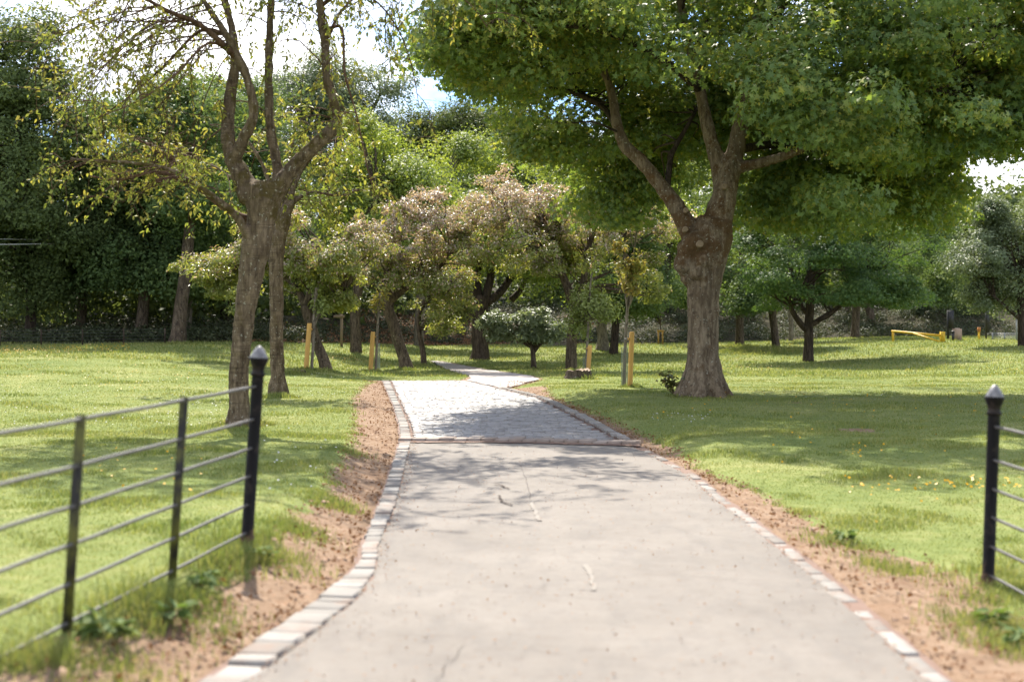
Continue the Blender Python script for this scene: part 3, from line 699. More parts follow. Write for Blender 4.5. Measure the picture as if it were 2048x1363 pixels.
# ---- hero 1: the sparse cherry on the left
def twigs(mb, starts, rng, length, droop, spread, heading=None, hb=0.0, r0=.012, n=8, sub=3, leafpts=None, leafdir=None, leaf_from=.45, per=9, sub_len=.5, up=.3):
    for s0 in starts:
        v = unit(np.array([rng.normal(0, 1), rng.normal(0, 1), rng.normal(up, spread)]))
        if heading is not None: v = unit(v * (1 - hb) + np.asarray(heading) * hb)
        L = length * rng.uniform(.6, 1.25); p = np.array(s0[:3]); P = [p.copy()]; st = L / n
        for i in range(n):
            v = unit(v + np.array([0, 0, -droop / n * (1 + i * .25)]) + rng.normal(0, .09, 3)); p = p + v * st; P.append(p.copy())
        P = np.array(P); mb.tube(P, np.linspace(min(r0, s0[3]), .0035, n + 1), 4, False)
        subs = [(P, v)]
        for _ in range(sub):
            i = rng.integers(2, n); q = P[i].copy(); vv = unit(P[min(i + 1, n)] - P[i - 1] + rng.normal(0, .65, 3)); Q = [q.copy()]
            for j in range(5):
                vv = unit(vv + np.array([0, 0, -droop * .22]) + rng.normal(0, .1, 3)); q = q + vv * L * sub_len / 5 * rng.uniform(.7, 1.1); Q.append(q.copy())
            Q = np.array(Q); mb.tube(Q, np.linspace(.006, .0028, 6), 3, False); subs.append((Q, vv))
        if leafpts is not None:
            for Q, vv in subs:
                m_ = len(Q)
                for _ in range(per):
                    t = (leaf_from + (1 - leaf_from) * rng.random() ** .6) * (m_ - 1.001); i = int(t); f = t - i
                    leafpts.append(Q[i] * (1 - f) + Q[i + 1] * f + rng.normal(0, .025, 3)); leafdir.append(unit(Q[i + 1] - Q[i]) * .5 + np.array([0, 0, -.75]) + rng.normal(0, .45, 3))

def cherry(label, base_px, trunk, limbs, spawn, bark, group, scar=(), seed=1, leaf_size=.1, vox=.028):
    rng = np.random.default_rng(seed)
    bx_, by_, bz_ = at(*base_px); d = by_; o = np.array([bx_, by_, bz_])
    root = thing('cherry_tree', label, 'tree', o, group)
    T = spline(limb_px(trunk, d), 4); Ls = [spline(limb_px(l, d), 4) for l in limbs]
    T[:, :3] -= o
    for l in Ls: l[:, :3] -= o; l[:, 3] *= np.interp(np.arange(len(l)), [0, 6], [.9, .70])
    mb = MB(); mb.tube(T[:, :3], T[:, 3], 16, True, lump=.04)
    thin = MB()
    for l in Ls:
        if l[0, 3] > .07: mb.tube(l[:, :3], np.maximum(l[:, 3], .03), 10, True)
        else: thin.tube(l[:, :3], l[:, 3], 7, True)
    # root flare
    for a in np.arange(6) * 1.05 + .3:
        e = np.array([cos(a), sin(a), 0]); r0 = T[0, 3]
        mb.tube([T[2, :3] + e * r0 * .5, T[0, :3] + e * r0 * 1.0 + [0, 0, .06], T[0, :3] + e * r0 * 1.7 - [0, 0, .12]], [r0 * .5, r0 * .42, r0 * .2], 8)
    tr = mb.build('trunk', bark, root, True); remesh(tr, vox, .05, .22)
    for (px, py, do, r_, dirv) in scar:
        q = P3(px, py, d + do) - o; rr = r_ * d / F; v = unit(np.array(dirv, float)); m2 = MB()
        m2.tube([q - v * rr * 1.2, q, q + v * rr * .25, q + v * rr * .3], [rr * 1.15, rr * 1.1, rr * .95, rr * .5], 12); m2.build('cut_stub', M['cutwood'], tr, True)
    lp, ld = [], []
    for (li, lo, hi, cnt, kw) in spawn:
        l = Ls[li]; idx = rng.integers(int(lo * (len(l) - 1)), max(int(lo * (len(l) - 1)) + 1, int(hi * (len(l) - 1)) + 1), cnt)
        twigs(thin, l[np.minimum(idx, len(l) - 1)], rng, leafpts=lp, leafdir=ld, **kw)
    thin.build('branches', M['twig'], root, True)
    lp = np.array(lp); ld = np.array(ld)
    Nn = unit(rng.normal(0, .6, (len(lp), 3)) + [0, 0, .6])
    leaves('crown', lp, Nn, leaf_size * rng.uniform(.6, 1.25, len(lp)), OVATE, M['leaf_cherry'], root, D=ld, rng=rng)
    return root

A_ = [(505, 398, 0, 30), (478, 342, .1, 25), (459, 297, .2, 22), (455, 235, .3, 19), (464, 170, .4, 17), (470, 110, .4, 14), (462, 50, .5, 12), (440, -40, .5, 9), (425, -130, .5, 6)]
B_ = [(462, 330, .1, 18), (488, 277, -.1, 15.5), (508, 225, -.2, 15), (498, 170, -.2, 14), (478, 120, -.3, 13), (452, 70, -.4, 12), (420, 20, -.5, 10), (380, -40, -.6, 8), (340, -90, -.7, 5)]
C_ = [(556, 395, .3, 19), (556, 340, .3, 16), (542, 270, .4, 14), (538, 200, .4, 13), (538, 100, .5, 12.5), (542, 0, .5, 11), (545, -90, .5, 8), (550, -160, .5, 5)]
D_ = [(545, 392, 0, 24), (590, 332, -.1, 21), (630, 291, -.2, 19), (668, 256, -.2, 18), (672, 222, -.2, 15.5), (656, 160, -.2, 14), (650, 90, -.2, 12.5), (640, 20, -.2, 11), (635, -70, -.2, 8), (640, -150, 0, 5)]
E_ = [(500, 478, -.1, 12), (472, 432, -.3, 11), (430, 396, -.6, 10), (380, 362, -.8, 8), (330, 336, -.9, 6.5), (270, 326, -1, 5), (200, 322, -1, 3.5), (140, 318, -1, 2)]
E2 = [(497, 440, .2, 10), (455, 420, .3, 9), (410, 386, .4, 8), (372, 350, .5, 6.5), (350, 322, .5, 5), (300, 290, .6, 4), (235, 270, .7, 3)]
E3 = [(360, 352, -.6, 6), (300, 345, -.4, 5), (235, 360, -.3, 4), (180, 352, -.3, 2.5)]
B2 = [(470, 112, -.3, 8), (400, 50, -.8, 7), (335, 22, -1.2, 6), (270, -15, -1.6, 4)]
B3 = [(478, 120, -.2, 7), (420, 85, -.6, 4), (350, 150, -1.0, 3), (280, 200, -1.4, 2.2), (205, 232, -1.8, 1.4)]
B4 = [(455, 70, -.4, 6), (400, 62, -.3, 4.5), (330, 130, -.2, 3.5), (250, 200, 0, 2.5), (190, 240, 0, 1.8)]
D2 = [(655, 75, -.2, 5), (685, 20, 0, 3.5), (730, -10, .3, 3), (785, 40, .6, 2.2), (820, 120, .8, 1.6), (838, 210, .8, 1)]
D3 = [(652, 60, -.2, 5), (684, 58, -.4, 4), (690, 150, -.6, 3.2), (712, 225, -.6, 2.5), (734, 330, -.7, 1.8), (750, 390, -.7, 1.2)]
D4 = [(645, 10, 0, 5), (720, -40, .2, 3.5), (830, -40, .5, 2.6), (930, 0, .8, 2), (985, 70, .9, 1.2)]
UP = [[(425, -130, .5, 5), (380, -230, .2, 4), (330, -330, -.3, 3), (280, -420, -.8, 2)], [(545, -90, .5, 6), (550, -200, .8, 5), (530, -330, .6, 4), (540, -460, .2, 3)],
      [(636, -90, -.2, 6), (660, -200, -.8, 4.5), (720, -310, -1.4, 3), (760, -400, -1.9, 3)], [(545, -90, .5, 6), (480, -200, 1.2, 5), (430, -320, 2.0, 4), (400, -430, 2.4, 3)], [(636, -90, 0, 6), (720, -190, .9, 5), (800, -260, 1.8, 4), (880, -300, 2.3, 3)]]
CUT = [(355, 356, -.7, 7), (335, 358, -.7, 7), (312, 362, -.7, 7)]
down_left = dict(length=2.3, droop=.55, spread=.35, heading=(-.80, -.10, -.35), hb=.62, sub=6, per=12, leaf_from=.25)
round_ = dict(length=1.7, droop=.9, spread=.6, sub=4, per=12, leaf_from=.3)
low = dict(length=1.0, droop=.45, spread=.5, heading=(-.7, 0, .12), hb=.35, sub=7, per=6, r0=.009, leaf_from=.55)
cherry('nearest left tree, gnarled pollarded cherry with sparse yellow leaves behind the iron fence', (484, 852),
       [(480, 866, 0, 25), (477, 800, 0, 21), (480, 720, 0, 20), (488, 640, 0, 21), (500, 560, 0, 24), (512, 492, 0, 29), (521, 445, 0, 28), (526, 405, 0, 36), (530, 378, 0, 38), (530, 362, 0, 26)],
       [A_, B_, C_, D_, E_, E2, E3, B2, B3, B4, D2, D3, D4, CUT] + UP,
       [(1, .6, 1, 12, down_left), (7, .2, 1, 12, down_left), (0, .6, 1, 10, down_left), (2, .65, 1, 8, round_), (3, .6, 1, 12, round_),
        (8, .3, 1, 7, dict(low, length=.9)), (9, .3, 1, 7, dict(low, length=.9)), (4, .35, 1, 15, low), (5, .4, 1, 14, low), (6, .2, 1, 8, low),
        (10, .3, 1, 8, dict(round_, length=.9)), (11, .3, 1, 6, dict(round_, length=.6)), (12, .3, 1, 14, dict(round_, length=.9)), (3, .3, .6, 4, dict(round_, length=.7)), *[(14 + q, .1, 1, 38, dict(round_, length=2.1, per=17, r0=.007)) for q in range(5)], (0, .3, .6, 4, dict(round_, length=.8))],
       M['bark_cherry'], 'pollarded cherry trees left of the path', [(511, 372, -.2, 9, (-.2, -.8, .5))], 11, .08)

h2 = dict(length=1.35, droop=.6, spread=.5, sub=4, per=8, r0=.012, up=.15)
cherry('second left tree, slimmer mossy cherry just behind the gnarled one', (553, 790),
       [(557, 797, 0, 17), (554, 720, 0, 14), (553, 640, 0, 14), (553, 570, 0, 14), (552, 520, 0, 15), (560, 470, 0, 15), (570, 435, 0, 13)],
       [[(570, 440, 0, 10.5), (590, 400, .2, 8), (630, 385, .4, 6), (680, 392, .6, 4), (720, 380, .6, 2.5)],
        [(566, 440, 0, 10), (585, 380, .3, 8), (610, 330, .6, 6), (650, 290, .8, 4), (690, 270, 1, 2.5)],
        [(562, 450, 0, 10), (545, 390, .2, 8), (520, 320, .4, 6), (480, 270, .6, 4), (420, 250, .6, 3)],
        [(566, 440, 0, 9), (575, 360, .8, 7), (585, 290, 1.2, 5), (600, 220, 1.4, 3)],
        [(558, 480, 0, 9), (520, 420, .8, 6), (470, 360, 1.5, 5), (400, 320, 2, 4), (330, 300, 2, 3)]],
       [(0, .3, 1, 12, h2), (1, .3, 1, 13, h2), (2, .3, 1, 12, h2), (3, .3, 1, 10, h2), (4, .4, 1, 12, h2)],
       M['bark_cherry'], 'pollarded cherry trees left of the path', (), 5, .13, .032)

# ---- hero 2: the big sycamore on the right
rng = np.random.default_rng(21)
bx_, by_, bz_ = at(1407, 792); D = by_; O = np.array([bx_, by_, bz_])
root = thing('sycamore_tree', 'large spreading sycamore with forked mossy trunk on the grass right of the path', 'tree', O)
syc_trunk = [(1408, 800, 0, 41), (1407, 775, 0, 35), (1406, 720, 0, 31.5), (1406, 640, 0, 31), (1408, 570, 0, 34), (1412, 520, 0, 40), (1420, 480, 0, 44), (1432, 440, 0, 36)]
SL = [[(1400, 500, 0, 30), (1376, 455, 0, 25), (1350, 408, .1, 21), (1320, 368, .2, 18), (1285, 325, .3, 17), (1248, 288, .4, 16), (1232, 240, .5, 13), (1222, 180, .6, 11), (1190, 110, .8, 9), (1140, 40, 1, 7), (1090, -30, 1.2, 5)],
      [(1425, 480, 0, 36), (1444, 410, 0, 31), (1458, 350, 0, 27), (1474, 290, .1, 22), (1486, 220, .1, 20), (1494, 150, .1, 18), (1505, 70, .2, 16), (1530, -20, .3, 13), (1560, -120, .5, 9), (1580, -230, .5, 5)],
      [(1448, 385, .1, 20), (1434, 320, .2, 18), (1418, 265, .3, 17), (1406, 210, .4, 15), (1390, 130, .5, 13), (1370, 50, .7, 11), (1350, -60, 1, 8), (1340, -180, 1, 5)],
      [(1470, 335, 0, 14), (1510, 328, -.2, 12), (1570, 312, -.5, 10.5), (1640, 278, -.9, 9), (1710, 235, -1.4, 7), (1790, 200, -1.9, 5), (1860, 180, -2.2, 3)],
      [(1333, 385, .1, 8), (1338, 340, .5, 7), (1345, 305, .8, 6), (1370, 260, 1, 5), (1390, 225, 1.2, 4)],
      [(1490, 190, .1, 12), (1550, 120, .6, 10), (1620, 60, 1.2, 9), (1700, 10, 1.8, 7), (1790, -30, 2.5, 5), (1880, -60, 3, 3)],
      [(1498, 120, 0, 12), (1540, 50, -1, 10), (1600, -30, -2.2, 8), (1680, -80, -3.3, 6), (1760, -100, -4, 4)],
      [(1400, 180, .4, 9), (1340, 130, -.5, 8), (1270, 90, -1.5, 6), (1190, 60, -2.2, 5), (1100, 50, -2.8, 3)],
      [(1385, 110, .5, 9), (1420, 30, 2, 8), (1400, -60, 3.4, 6), (1360, -100, 4.5, 4)],
      [(1236, 255, .5, 8), (1200, 210, 1.4, 6), (1130, 180, 2.3, 5), (1050, 160, 3, 3)],
      [(1474, 300, .2, 10), (1540, 290, 1.5, 8), (1620, 300, 2.8, 6), (1720, 310, 3.6, 4), (1800, 320, 4, 3)]]
T = spline(limb_px(syc_trunk, D), 4); T[:, :3] -= O
Ls = [spline(limb_px(l, D), 4) for l in SL]
for i_, l in enumerate(Ls): l[:, :3] -= O; l[:, 3] *= np.interp(np.arange(len(l)), [0, 8], [.95, (.80, .80, .82, .9)[i_] if i_ < 4 else .9])
mb = MB(); thin = MB(); mb.tube(T[:, :3], T[:, 3], 20, True, lump=.03)
for i, l in enumerate(Ls):
    if l[0, 3] > .12: mb.tube(l[:, :3], np.maximum(l[:, 3], .045), 12, True)
    else: thin.tube(l[:, :3], l[:, 3], 8, True)
for a in (0.2, 1.1, 2.2, 3.0, 3.7, 4.4, 5.3):
    e = np.array([cos(a), sin(a), 0]); r0 = .36
    mb.tube([e * r0 * .45 + [0, 0, .9], e * r0 * .75 + [0, 0, .35], e * r0 * 1.25 + [0, 0, .05], e * r0 * 1.9 - [0, 0, .15]], [.16, .19, .16, .09], 10)
# burl at the fork
for px, py, do, r_ in ((1380, 552, -.05, 20), (1371, 528, -.1, 24), (1376, 500, -.15, 22), (1392, 486, -.25, 25), (1408, 520, -.25, 22), (1398, 545, -.25, 18)):
    q = P3(px, py, D + do) - O; rr = r_ * D / F; mb.tube([q + [0, 0, -rr], q + [0, 0, -rr * .4], q + [0, 0, rr * .4], q + [0, 0, rr]], [rr * .4, rr, rr, rr * .4], 12)
tr = mb.build('trunk', M['bark_syc'], root, True); remesh(tr, .03, .055, .25)
for px, py, do, r_ in ((1400, 487, -.62, 8), (1371, 458, -.36, 6.5), (1449, 372, -.40, 7), (1372, 420, -.25, 6)):
    q = P3(px, py, D + do) - O; rr = r_ * .72 * D / F; m2 = MB(); v = np.array([.0, -1, .1])
    m2.tube([q - v * rr * 2.6, q - v * rr * .1, q + v * rr * .15, q, q + v * rr * .05], [rr * 1.2, rr * 1.25, rr * 1.0, rr * .75, rr * .2], 14); m2.build('cut_stub', M['cutwood'], tr, True)
m_ = D / F
def E(px, py, rx, rz, do, ry): return (P3(px, py, D + do) - O, np.array([rx * m_, ry, rz * m_]))
ells = [E(1480, -150, 560, 300, 0, 6.0), E(1080, 70, 230, 150, -.5, 3.2), E(1860, 120, 270, 210, 0, 3.8), E(1270, 270, 230, 110, 4.0, 2.0),
        E(1700, 300, 230, 110, 2.6, 2.2), E(1650, 190, 190, 100, -3.0, 1.5), E(1990, 150, 130, 150, -.5, 2.5), E(1420, 60, 420, 160, 2, 4), E(1700, 375, 190, 50, 2.2, 2.0), E(1830, 300, 100, 70, 1.5, 2.0), E(1340, 235, 130, 80, 3.8, 1.5), E(1480, 190, 120, 100, 4.0, 1.5), E(1640, 265, 130, 70, 3.8, 1.6), E(2060, 70, 150, 160, -.5, 2.5), E(2060, 210, 110, 80, 0, 2.0), E(930, 60, 90, 120, -.5, 2), E(1140, 320, 170, 75, 4.5, 1.6), E(1230, 380, 110, 40, 4.5, 1.4)]
def rej(q):
    w = q + O; px = CX + w[0] / w[1] * F; py = HY - (w[2] - EYE) / w[1] * F
    if px < 862 + 70 * (py > 120) or py > 455: return True
    if 1180 < px < 1520 and py > 130 and q[1] < 1.6: return True
    if py > 290 and px > 1900: return True
    if 1480 < px < 1700 and 250 < py < 365 and q[1] < 1.3: return True
    if py > 200 and px < 980: return True
    if py > 230 and px < 1240 and q[1] < 2.5: return True
    if 860 < px < 1240 and 150 < py < 250 and rng.random() < .35: return True
    return False
C, PP, NN = crown_pads(ells, 900, .85, 290, .5, rng, .35, rej, .5, .5, 2.0)
skel = np.concatenate([l[4:] for l in Ls])
branch_to(thin, skel, C, rng, .024, 5, .7)
thin.build('branches', M['bark_dark'], root, True)
leaves('crown', PP, NN, .115 * rng.uniform(.5, 1.4, len(PP)), MAPLE, M['leaf_syc'], root, rng=rng)
M['tassel'] = leafmat('tassel', [(.20, .23, .05), (.30, .30, .07), (.36, .31, .08)], .45, .6, .15, (1.2, 1.1, .6), 1.0)
k_ = rng.random(len(PP)) < .09; q_ = np.repeat(PP[k_], 3, 0) + rng.normal(0, .045, (3 * k_.sum(), 3)) - [0, 0, .05]
leaves('flower_tassels', q_, rng.normal(0, 1, q_.shape), rng.uniform(.04, .085, len(q_)), SPRIG, M['tassel'], root, rng=rng)

# ---- trees of the middle and far distance
def tree(name, label, base, trunk, ells, leaf, bark, group=None, npad=60, pad=.9, per=150, size=.2, tmpl=SPRIG, flat_=.68, limbs=(), depth=None, seed=0, shell=.45, every=.6, cat='tree', up=.55, reject=None, tips=None):
    rng = np.random.default_rng(seed + 100)
    if depth is None: o = np.array(at(*base))
    else:
        x_ = (base[0] - CX) / F * depth; o = np.array([x_, depth, float(H(x_, depth))])
    d = o[1]
    if size >= .17: size *= .68; per = int(per * 1.8)
    root = thing(name, label, cat, o, group)
    T = spline(limb_px([(p[0], p[1], p[3] if len(p) > 3 else 0, p[2]) for p in trunk], d), 4)
    T[:, :3] -= o
    if depth is not None: T[0, 2] = min(T[0, 2], 0)
    T[0, 2] -= .1
    T[0, 3] *= 1.12; mb = MB(); mb.tube(T[:, :3], T[:, 3], 14, True, lump=.06)
    Ls = [spline(limb_px(l, d), 4) for l in limbs]
    for l in Ls: l[:, :3] -= o; mb.tube(l[:, :3], l[:, 3], 8, True)
    k = d / F
    el = [(P3(e[0], e[1], d + (e[4] if len(e) > 4 else 0)) - o, np.array([e[2] * k, (e[5] if len(e) > 5 else e[2] * k * .85), e[3] * k])) for e in ells]
    C, PP, NN = crown_pads(el, npad, pad, per, flat_, rng, shell, reject, up)
    skel = np.concatenate([T[len(T) // 2:]] + Ls)
    branch_to(mb, skel, C, rng, .035, 5, every)
    mb.build('trunk', bark, root, True)
    if tips is not None:                # young coppery growth high on the crown; its palest tones paint sky glints
        zt = PP[:, 2]; up_ = (zt - np.percentile(zt, 5)) / (np.percentile(zt, 97) - np.percentile(zt, 5)) + rng.normal(0, .36, len(PP)) > tips[1]
        leaves('young_growth_glints', PP[up_], NN[up_], size * rng.uniform(.6, 1.3, up_.sum()), tmpl, tips[0], root, rng=rng)
        PP, NN = PP[~up_], NN[~up_]
    leaves('crown', PP, NN, size * rng.uniform(.6, 1.3, len(PP)), tmpl, leaf, root, rng=rng)
    return root
B = M
GW = 'trees along the dark wood edge on the left'
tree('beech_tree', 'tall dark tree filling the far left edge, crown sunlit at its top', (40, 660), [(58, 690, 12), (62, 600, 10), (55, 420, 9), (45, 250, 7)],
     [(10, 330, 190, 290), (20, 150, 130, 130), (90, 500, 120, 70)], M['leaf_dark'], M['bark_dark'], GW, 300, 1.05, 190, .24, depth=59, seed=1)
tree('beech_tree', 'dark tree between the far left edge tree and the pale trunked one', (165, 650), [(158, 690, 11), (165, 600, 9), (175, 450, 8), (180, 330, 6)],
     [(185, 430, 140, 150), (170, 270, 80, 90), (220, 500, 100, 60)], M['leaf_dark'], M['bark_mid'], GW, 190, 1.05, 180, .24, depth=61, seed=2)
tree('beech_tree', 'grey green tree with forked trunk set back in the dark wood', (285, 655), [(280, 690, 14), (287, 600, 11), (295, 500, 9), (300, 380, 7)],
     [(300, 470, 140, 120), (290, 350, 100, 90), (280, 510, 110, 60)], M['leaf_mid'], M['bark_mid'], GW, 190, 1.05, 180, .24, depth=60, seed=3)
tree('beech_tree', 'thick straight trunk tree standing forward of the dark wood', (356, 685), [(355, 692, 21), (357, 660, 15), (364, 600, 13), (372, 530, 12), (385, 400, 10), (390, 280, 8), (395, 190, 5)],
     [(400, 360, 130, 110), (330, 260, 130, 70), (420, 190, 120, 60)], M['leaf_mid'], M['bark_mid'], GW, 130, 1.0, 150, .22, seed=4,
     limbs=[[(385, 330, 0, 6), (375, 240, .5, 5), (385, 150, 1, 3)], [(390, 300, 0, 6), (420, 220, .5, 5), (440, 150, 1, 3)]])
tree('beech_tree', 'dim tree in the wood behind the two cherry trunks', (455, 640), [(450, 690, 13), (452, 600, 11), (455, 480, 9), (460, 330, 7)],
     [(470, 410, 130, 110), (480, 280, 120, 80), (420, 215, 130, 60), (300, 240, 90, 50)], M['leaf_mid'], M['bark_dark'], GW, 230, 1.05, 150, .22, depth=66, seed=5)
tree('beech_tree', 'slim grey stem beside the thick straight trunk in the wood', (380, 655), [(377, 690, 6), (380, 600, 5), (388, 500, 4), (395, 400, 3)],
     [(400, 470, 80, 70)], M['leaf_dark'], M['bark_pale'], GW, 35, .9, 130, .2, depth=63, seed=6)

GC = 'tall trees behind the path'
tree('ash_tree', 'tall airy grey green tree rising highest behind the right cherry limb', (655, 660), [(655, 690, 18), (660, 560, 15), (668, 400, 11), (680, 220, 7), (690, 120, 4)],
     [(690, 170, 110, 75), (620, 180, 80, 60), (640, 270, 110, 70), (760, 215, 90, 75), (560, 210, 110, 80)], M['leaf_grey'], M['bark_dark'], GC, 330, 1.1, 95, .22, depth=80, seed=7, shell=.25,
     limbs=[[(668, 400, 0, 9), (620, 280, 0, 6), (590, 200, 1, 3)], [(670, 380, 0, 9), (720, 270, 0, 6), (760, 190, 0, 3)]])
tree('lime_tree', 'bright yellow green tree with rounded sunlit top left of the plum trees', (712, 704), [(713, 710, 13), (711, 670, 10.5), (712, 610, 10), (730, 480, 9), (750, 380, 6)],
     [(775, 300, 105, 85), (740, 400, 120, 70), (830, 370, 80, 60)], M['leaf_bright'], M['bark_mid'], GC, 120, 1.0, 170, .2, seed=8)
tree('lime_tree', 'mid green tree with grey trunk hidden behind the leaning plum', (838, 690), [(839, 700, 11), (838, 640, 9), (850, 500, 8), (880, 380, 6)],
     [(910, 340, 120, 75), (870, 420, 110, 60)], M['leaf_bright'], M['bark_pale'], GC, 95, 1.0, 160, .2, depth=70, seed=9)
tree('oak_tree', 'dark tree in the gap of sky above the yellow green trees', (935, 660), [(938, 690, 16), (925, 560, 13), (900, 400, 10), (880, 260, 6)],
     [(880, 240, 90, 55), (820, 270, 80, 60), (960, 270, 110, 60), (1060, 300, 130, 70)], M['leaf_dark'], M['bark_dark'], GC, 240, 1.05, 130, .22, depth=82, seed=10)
tree('oak_tree', 'stout dark trunk tree with spreading limbs at the far bend of the path', (960, 718),
     [(960, 724, 23), (960, 700, 17), (959, 660, 15.5), (960, 620, 16), (962, 590, 16)],
     [(1000, 460, 160, 90), (1080, 500, 110, 80), (930, 470, 100, 80)], M['leaf_bright'], M['bark_dark'], None, 120, 1.0, 160, .2, seed=11,
     limbs=[[(955, 620, 0, 10), (938, 570, -.3, 8.5), (930, 520, -.4, 7), (920, 460, -.4, 4)], [(960, 610, 0, 9), (955, 560, .4, 7.5), (962, 510, .5, 5)], [(966, 610, 0, 10), (980, 560, .2, 8.5), (985, 510, .2, 6)],
            [(972, 605, 0, 9), (1000, 585, .5, 8), (1022, 555, .8, 7), (1045, 530, 1, 5), (1080, 500, 1, 3)], [(950, 605, 0, 6), (925, 580, .2, 4), (905, 565, .2, 3)], [(1022, 600, 1.2, 7), (1040, 580, 1.3, 6), (1058, 540, 1.5, 4)]])

GP = 'copper leaved plum trees by the cobbles'
def plum(*a, **k):
    return tree('plum_tree', *a, **k)
plum('copper plum leaning left over the two trunks where the cobbles end', (813, 738), [(815, 742, 16), (806, 712, 11.5), (795, 675, 11), (782, 635, 11.5), (776, 612, 11), (782, 590, 10)],
     [(830, 470, 115, 78, 0, 2.0), (760, 520, 75, 60, -.3, 1.4), (885, 540, 60, 80, 0, 1.4), (895, 620, 30, 45, .2, .7)], M['leaf_plum_green'], M['bark_mid'], GP, 210, .36, 130, .105, seed=12, tmpl=OVATE, flat_=.6, shell=.5, tips=(M['leaf_plum'], .55),
     limbs=[[(780, 600, 0, 10), (810, 575, 0, 8), (845, 558, 0, 7), (880, 530, .1, 6), (905, 490, .2, 4)], [(776, 605, 0, 9), (770, 570, .2, 7), (780, 520, .3, 5), (800, 470, .4, 3)], [(830, 565, 0, 6), (860, 580, .2, 5), (890, 595, .2, 3)]])
plum('broad copper plum with twisted double fork beside the mossy stump', (1143, 740), [(1144, 745, 13), (1142, 705, 11), (1146, 660, 10.5), (1151, 620, 11), (1148, 600, 12)],
     [(1030, 420, 120, 68, 0, 2.0), (1140, 430, 130, 85, 0, 2.2), (1270, 470, 95, 95, .4, 1.8), (1090, 510, 110, 60, .2, 1.8), (1320, 550, 45, 60, .4, 1.0), (985, 470, 70, 55, 0, 1.4)], M['leaf_plum_green'], M['bark_mid'], GP, 420, .36, 130, .105, seed=13, tmpl=OVATE, flat_=.6, shell=.5, tips=(M['leaf_plum'], .55),
     limbs=[[(1146, 605, 0, 11), (1135, 575, -.1, 9), (1118, 530, -.1, 6.5), (1105, 490, 0, 5), (1080, 440, .2, 3)], [(1152, 605, 0, 10), (1165, 575, .1, 8), (1172, 530, .1, 7), (1182, 480, 0, 6), (1192, 450, 0, 5), (1230, 430, 0, 3)], [(1184, 487, 0, 3), (1210, 490, -.1, 2.5), (1235, 480, -.2, 2)], [(1118, 530, 0, 4), (1060, 470, .3, 3.5), (1010, 430, .4, 2)]])
tree('plum_tree', 'green and copper plum leaning left behind the leftmost yellow stake', (652, 740), [(654, 744, 14), (645, 715, 11), (632, 680, 10), (618, 640, 10), (610, 610, 9.5)],
     [(640, 480, 130, 75, 0, 2.2), (500, 520, 120, 55, .3, 1.8), (690, 560, 80, 60, 0, 1.5), (450, 555, 70, 40, .5, 1)], M['leaf_plum_green'], M['bark_mid'], GP, 270, .4, 170, .11, seed=14, tmpl=OVATE, flat_=.55, shell=.5, tips=(M['leaf_plum'], .8),
     limbs=[[(612, 615, 0, 8), (590, 570, .2, 7), (540, 540, .4, 5), (480, 530, .5, 3)], [(612, 610, 0, 8), (630, 560, 0, 7), (660, 510, 0, 5), (690, 470, 0, 3)], [(618, 625, 0, 6), (650, 600, .1, 5), (690, 580, .1, 3)]])
tree('plum_tree', 'thin bent stem tree with drooping green leaves between the two plums', (848, 730), [(849, 733, 6.5), (845, 700, 5.5), (838, 660, 5), (838, 630, 4.5), (850, 600, 3.5)],
     [(880, 590, 50, 55), (910, 640, 25, 45)], M['leaf_plum_green'], M['bark_mid'], GP, 60, .45, 150, .12, seed=15, tmpl=OVATE, flat_=.9)

tree('viburnum_shrub', 'low umbrella shaped shrub with drooping grey green leaves under the plum', (1068, 735), [(1068, 738, 6), (1066, 710, 5), (1064, 685, 4.5)],
     [(1050, 645, 80, 28), (1020, 655, 45, 25), (1090, 660, 50, 30)], M['leaf_viburnum'], M['bark_mid'], None, 85, .42, 70, .24, seed=16, tmpl=OVATE, flat_=.4, cat='shrub')

GR = 'trees on the right lawn and bank'
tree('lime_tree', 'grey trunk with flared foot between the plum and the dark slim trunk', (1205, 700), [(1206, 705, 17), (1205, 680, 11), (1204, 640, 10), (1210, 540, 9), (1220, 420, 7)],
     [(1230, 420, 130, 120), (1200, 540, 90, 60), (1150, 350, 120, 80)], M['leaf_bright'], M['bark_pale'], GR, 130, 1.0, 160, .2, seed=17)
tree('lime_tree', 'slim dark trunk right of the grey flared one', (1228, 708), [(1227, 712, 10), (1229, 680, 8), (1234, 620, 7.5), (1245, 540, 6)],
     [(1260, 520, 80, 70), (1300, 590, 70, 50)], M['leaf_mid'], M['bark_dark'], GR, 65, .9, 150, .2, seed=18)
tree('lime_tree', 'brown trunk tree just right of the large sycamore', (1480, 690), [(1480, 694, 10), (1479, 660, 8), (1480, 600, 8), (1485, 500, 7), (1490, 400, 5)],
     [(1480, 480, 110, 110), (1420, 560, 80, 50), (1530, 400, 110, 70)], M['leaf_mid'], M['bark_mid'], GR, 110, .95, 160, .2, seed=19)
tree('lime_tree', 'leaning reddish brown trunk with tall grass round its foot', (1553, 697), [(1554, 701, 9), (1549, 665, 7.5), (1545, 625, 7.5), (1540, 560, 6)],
     [(1545, 530, 90, 70), (1500, 600, 50, 30)], M['leaf_mid'], M['bark_mid'], GR, 65, .9, 150, .2, seed=20)
